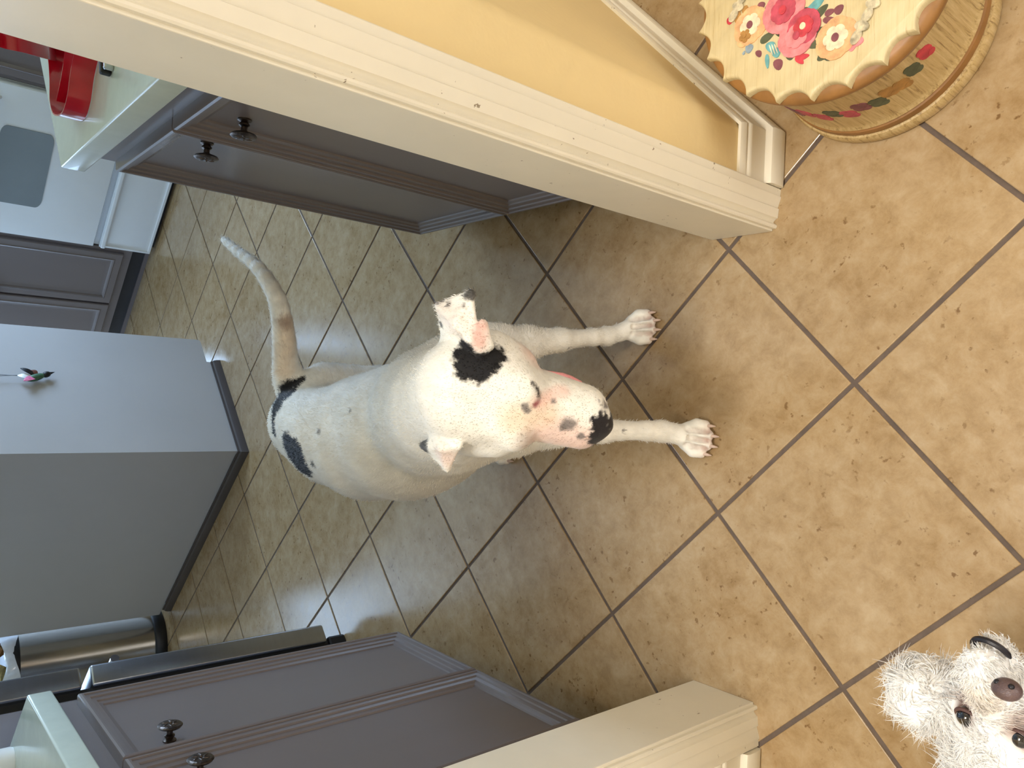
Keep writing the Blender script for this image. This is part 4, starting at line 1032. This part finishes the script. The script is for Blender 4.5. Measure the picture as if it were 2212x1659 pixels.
def sblot(c, rad, col_, amt=1.0, soft=.4):
    global cs
    w = (1 - smooth01(np.linalg.norm(Vs - c, axis=1) / rad + (vnoise(Vs, 150) - .5) * .5, 1 - soft, 1 + soft)) * amt
    cs = cs * (1 - w[:, None]) + np.array(col_)[None, :] * w[:, None]
for e_ in (sE1, sE2):
    sblot(e_ + sf * .012 - su * .004, .015, srgb(150, 122, 108)[:3], .7)
    sblot(e_ - su * .002, .0125, srgb(120, 84, 72)[:3], .8)
sblot(sh(Lm * .45, 0, .004), .018, srgb(226, 214, 200)[:3], .6)
pup = thing('dog', 'small fluffy white dog looking up with dark eyes and brown nose', 'dog', (bx_ - .15, by_, 0))
pbod = np_mesh('body', Vs, Fs, 'fluff', cs); pbod.parent = pup; pbod.location = -Vector(pup.location)
# curls: locks of hair, each a tapered curved tube
rs = np.random.RandomState(5)
def vfield(P, sc, o):
    return np.stack([vnoise(P + np.array([o, 0, 0]), sc), vnoise(P + np.array([0, o + 3.3, 0]), sc), vnoise(P + np.array([0, 0, o + 7.7]), sc)], 1) - .5
def locks(count, region, Lr, Rr, curl, seg=5, sd=3):
    idx_all = np.nonzero(region)[0]; idx = rs.choice(idx_all, count)
    p = Vs[idx] + rs.normal(0, .0016, (count, 3)); n = Ns[idx]
    g = vfield(p, 55., 1.) * 2.6 + vfield(p, 140., 5.) * 1.2 + rs.normal(0, .22, (count, 3))
    g -= n * (g * n).sum(1, keepdims=True) * .6; gl = np.linalg.norm(g, axis=1, keepdims=True); g /= np.maximum(gl, 1e-6)
    Ln = rs.uniform(*Lr, (count, 1)) * (.75 + .6 * vnoise(p, 70.)[:, None]); rr = rs.uniform(*Rr, (count, 1)); ph = vnoise(p, 60.)[:, None] * 12; bt = np.cross(n, g)
    pts = []
    for k in range(seg + 1):
        t = k / seg
        pts.append(p - n * .002 + n * Ln * (t * .60 - .12 * t * t) + g * Ln * (.75 * t * t) + np.array([0, 0, -1.0]) * Ln * .18 * t * t + (g * np.cos(ph + t * curl) + bt * np.sin(ph + t * curl)) * Ln * .16 * t)
    pts = np.stack(pts, 1); VV = []
    for k in range(seg + 1):
        t = k / seg; d_ = pts[:, min(k + 1, seg)] - pts[:, max(k - 1, 0)]; d_ /= np.linalg.norm(d_, axis=1, keepdims=True)
        a_ = np.cross(d_, bt + .01); a_ /= np.linalg.norm(a_, axis=1, keepdims=True); b_ = np.cross(d_, a_); w = rr * (1 - t) ** .7 + 4e-5
        for q in range(sd):
            an = 2 * math.pi * q / sd; VV.append(pts[:, k] + a_ * w * math.cos(an) + b_ * w * math.sin(an))
    VV = np.stack(VV, 1); nv = VV.shape[1]; base_ = np.arange(count)[:, None] * nv; Q = []
    for k in range(seg):
        for q in range(sd):
            Q.append(base_ + np.array([[k * sd + q, k * sd + (q + 1) % sd, (k + 1) * sd + (q + 1) % sd, (k + 1) * sd + q]]))
    return VV.reshape(-1, 3), np.concatenate(Q), np.repeat(cs[idx], nv, axis=0)
dn = np.linalg.norm(Vs - sN, axis=1); de = np.minimum(np.linalg.norm(Vs - sE1, axis=1), np.linalg.norm(Vs - sE2, axis=1))
ls_ = ((Vs - sm) @ sf)
headm = np.linalg.norm(Vs - sh(-.01, 0, -.02), axis=1) < .105
muz = headm & (ls_ > .004) & (np.abs((Vs - sm) @ sl) < .032)
fr_ = (Vs[:, 0] > bx_ - .16)
lv1 = locks(22000, (~muz) & (de > .0155) & fr_, (.011, .023), (.0004, .0009), 3.0)
lv3 = locks(7000, ~fr_, (.018, .030), (.0010, .0018), 3.0)
lv2 = locks(6000, muz & (dn > .017) & (de > .013), (.004, .009), (.0004, .0008), 2.0)
LV = np.concatenate([lv1[0], lv2[0], lv3[0]]); LF = np.concatenate([lv1[1], lv2[1] + len(lv1[0]), lv3[1] + len(lv1[0]) + len(lv2[0])]); LC = np.concatenate([lv1[2], lv2[2], lv3[2]])
ko = np_mesh('curls', LV, LF, 'fluff', LC); ko.parent = pbod; ko['kind'] = 'stuff'
for e_ in (sE1, sE2):
    c_ = e_; vw = (CAM - e_) / np.linalg.norm(CAM - e_)
    sb(MB().ellipsoid(c_, .0098, .0098, .0098, 20, 14), 'eye', 'eye', pbod, smooth=True)
    rm = MB(); up_ = Vector(su)
    rm.tube([Vector(c_) + Vector(vw) * .0045 + (Vector(sl) * math.cos(t_) * 1.15 + Vector(sf) * math.sin(t_) * .9) * .0092 for t_ in np.linspace(0, 2 * math.pi, 25)], .0018, 8)
    sb(rm, 'eyelid', 'eye_rim', pbod, smooth=True)
nrot = Matrix((Vector(sf), Vector(sl), Vector(np.cross(sf, sl)))).transposed()
nb = MB().ellipsoid(sN - sf * .002 + su * .002, .0088, .0122, .0102, 20, 14, nrot)
no_ = sb(nb, 'nose', 'nose_brown', pbod, smooth=True)
for s_ in (-1, 1): sb(MB().ellipsoid(sN + sl * .0058 * s_ + sf * .0046 + su * .0030, .0027, .0027, .0027, 10, 8), 'nostril', 'mouth_dark', no_, smooth=True)
lipc = sh(Lm - .012, 0, -.030)
sb(MB().tube([lipc + sl * math.cos(t_) * .0165 + sf * math.sin(t_) * .0190 - su * .002 * math.cos(t_) ** 2 for t_ in np.linspace(.15, math.pi - .15, 14)], [.0012] + [.0028] * 12 + [.0012], 8), 'lip', 'mouth_dark', pbod, smooth=True)
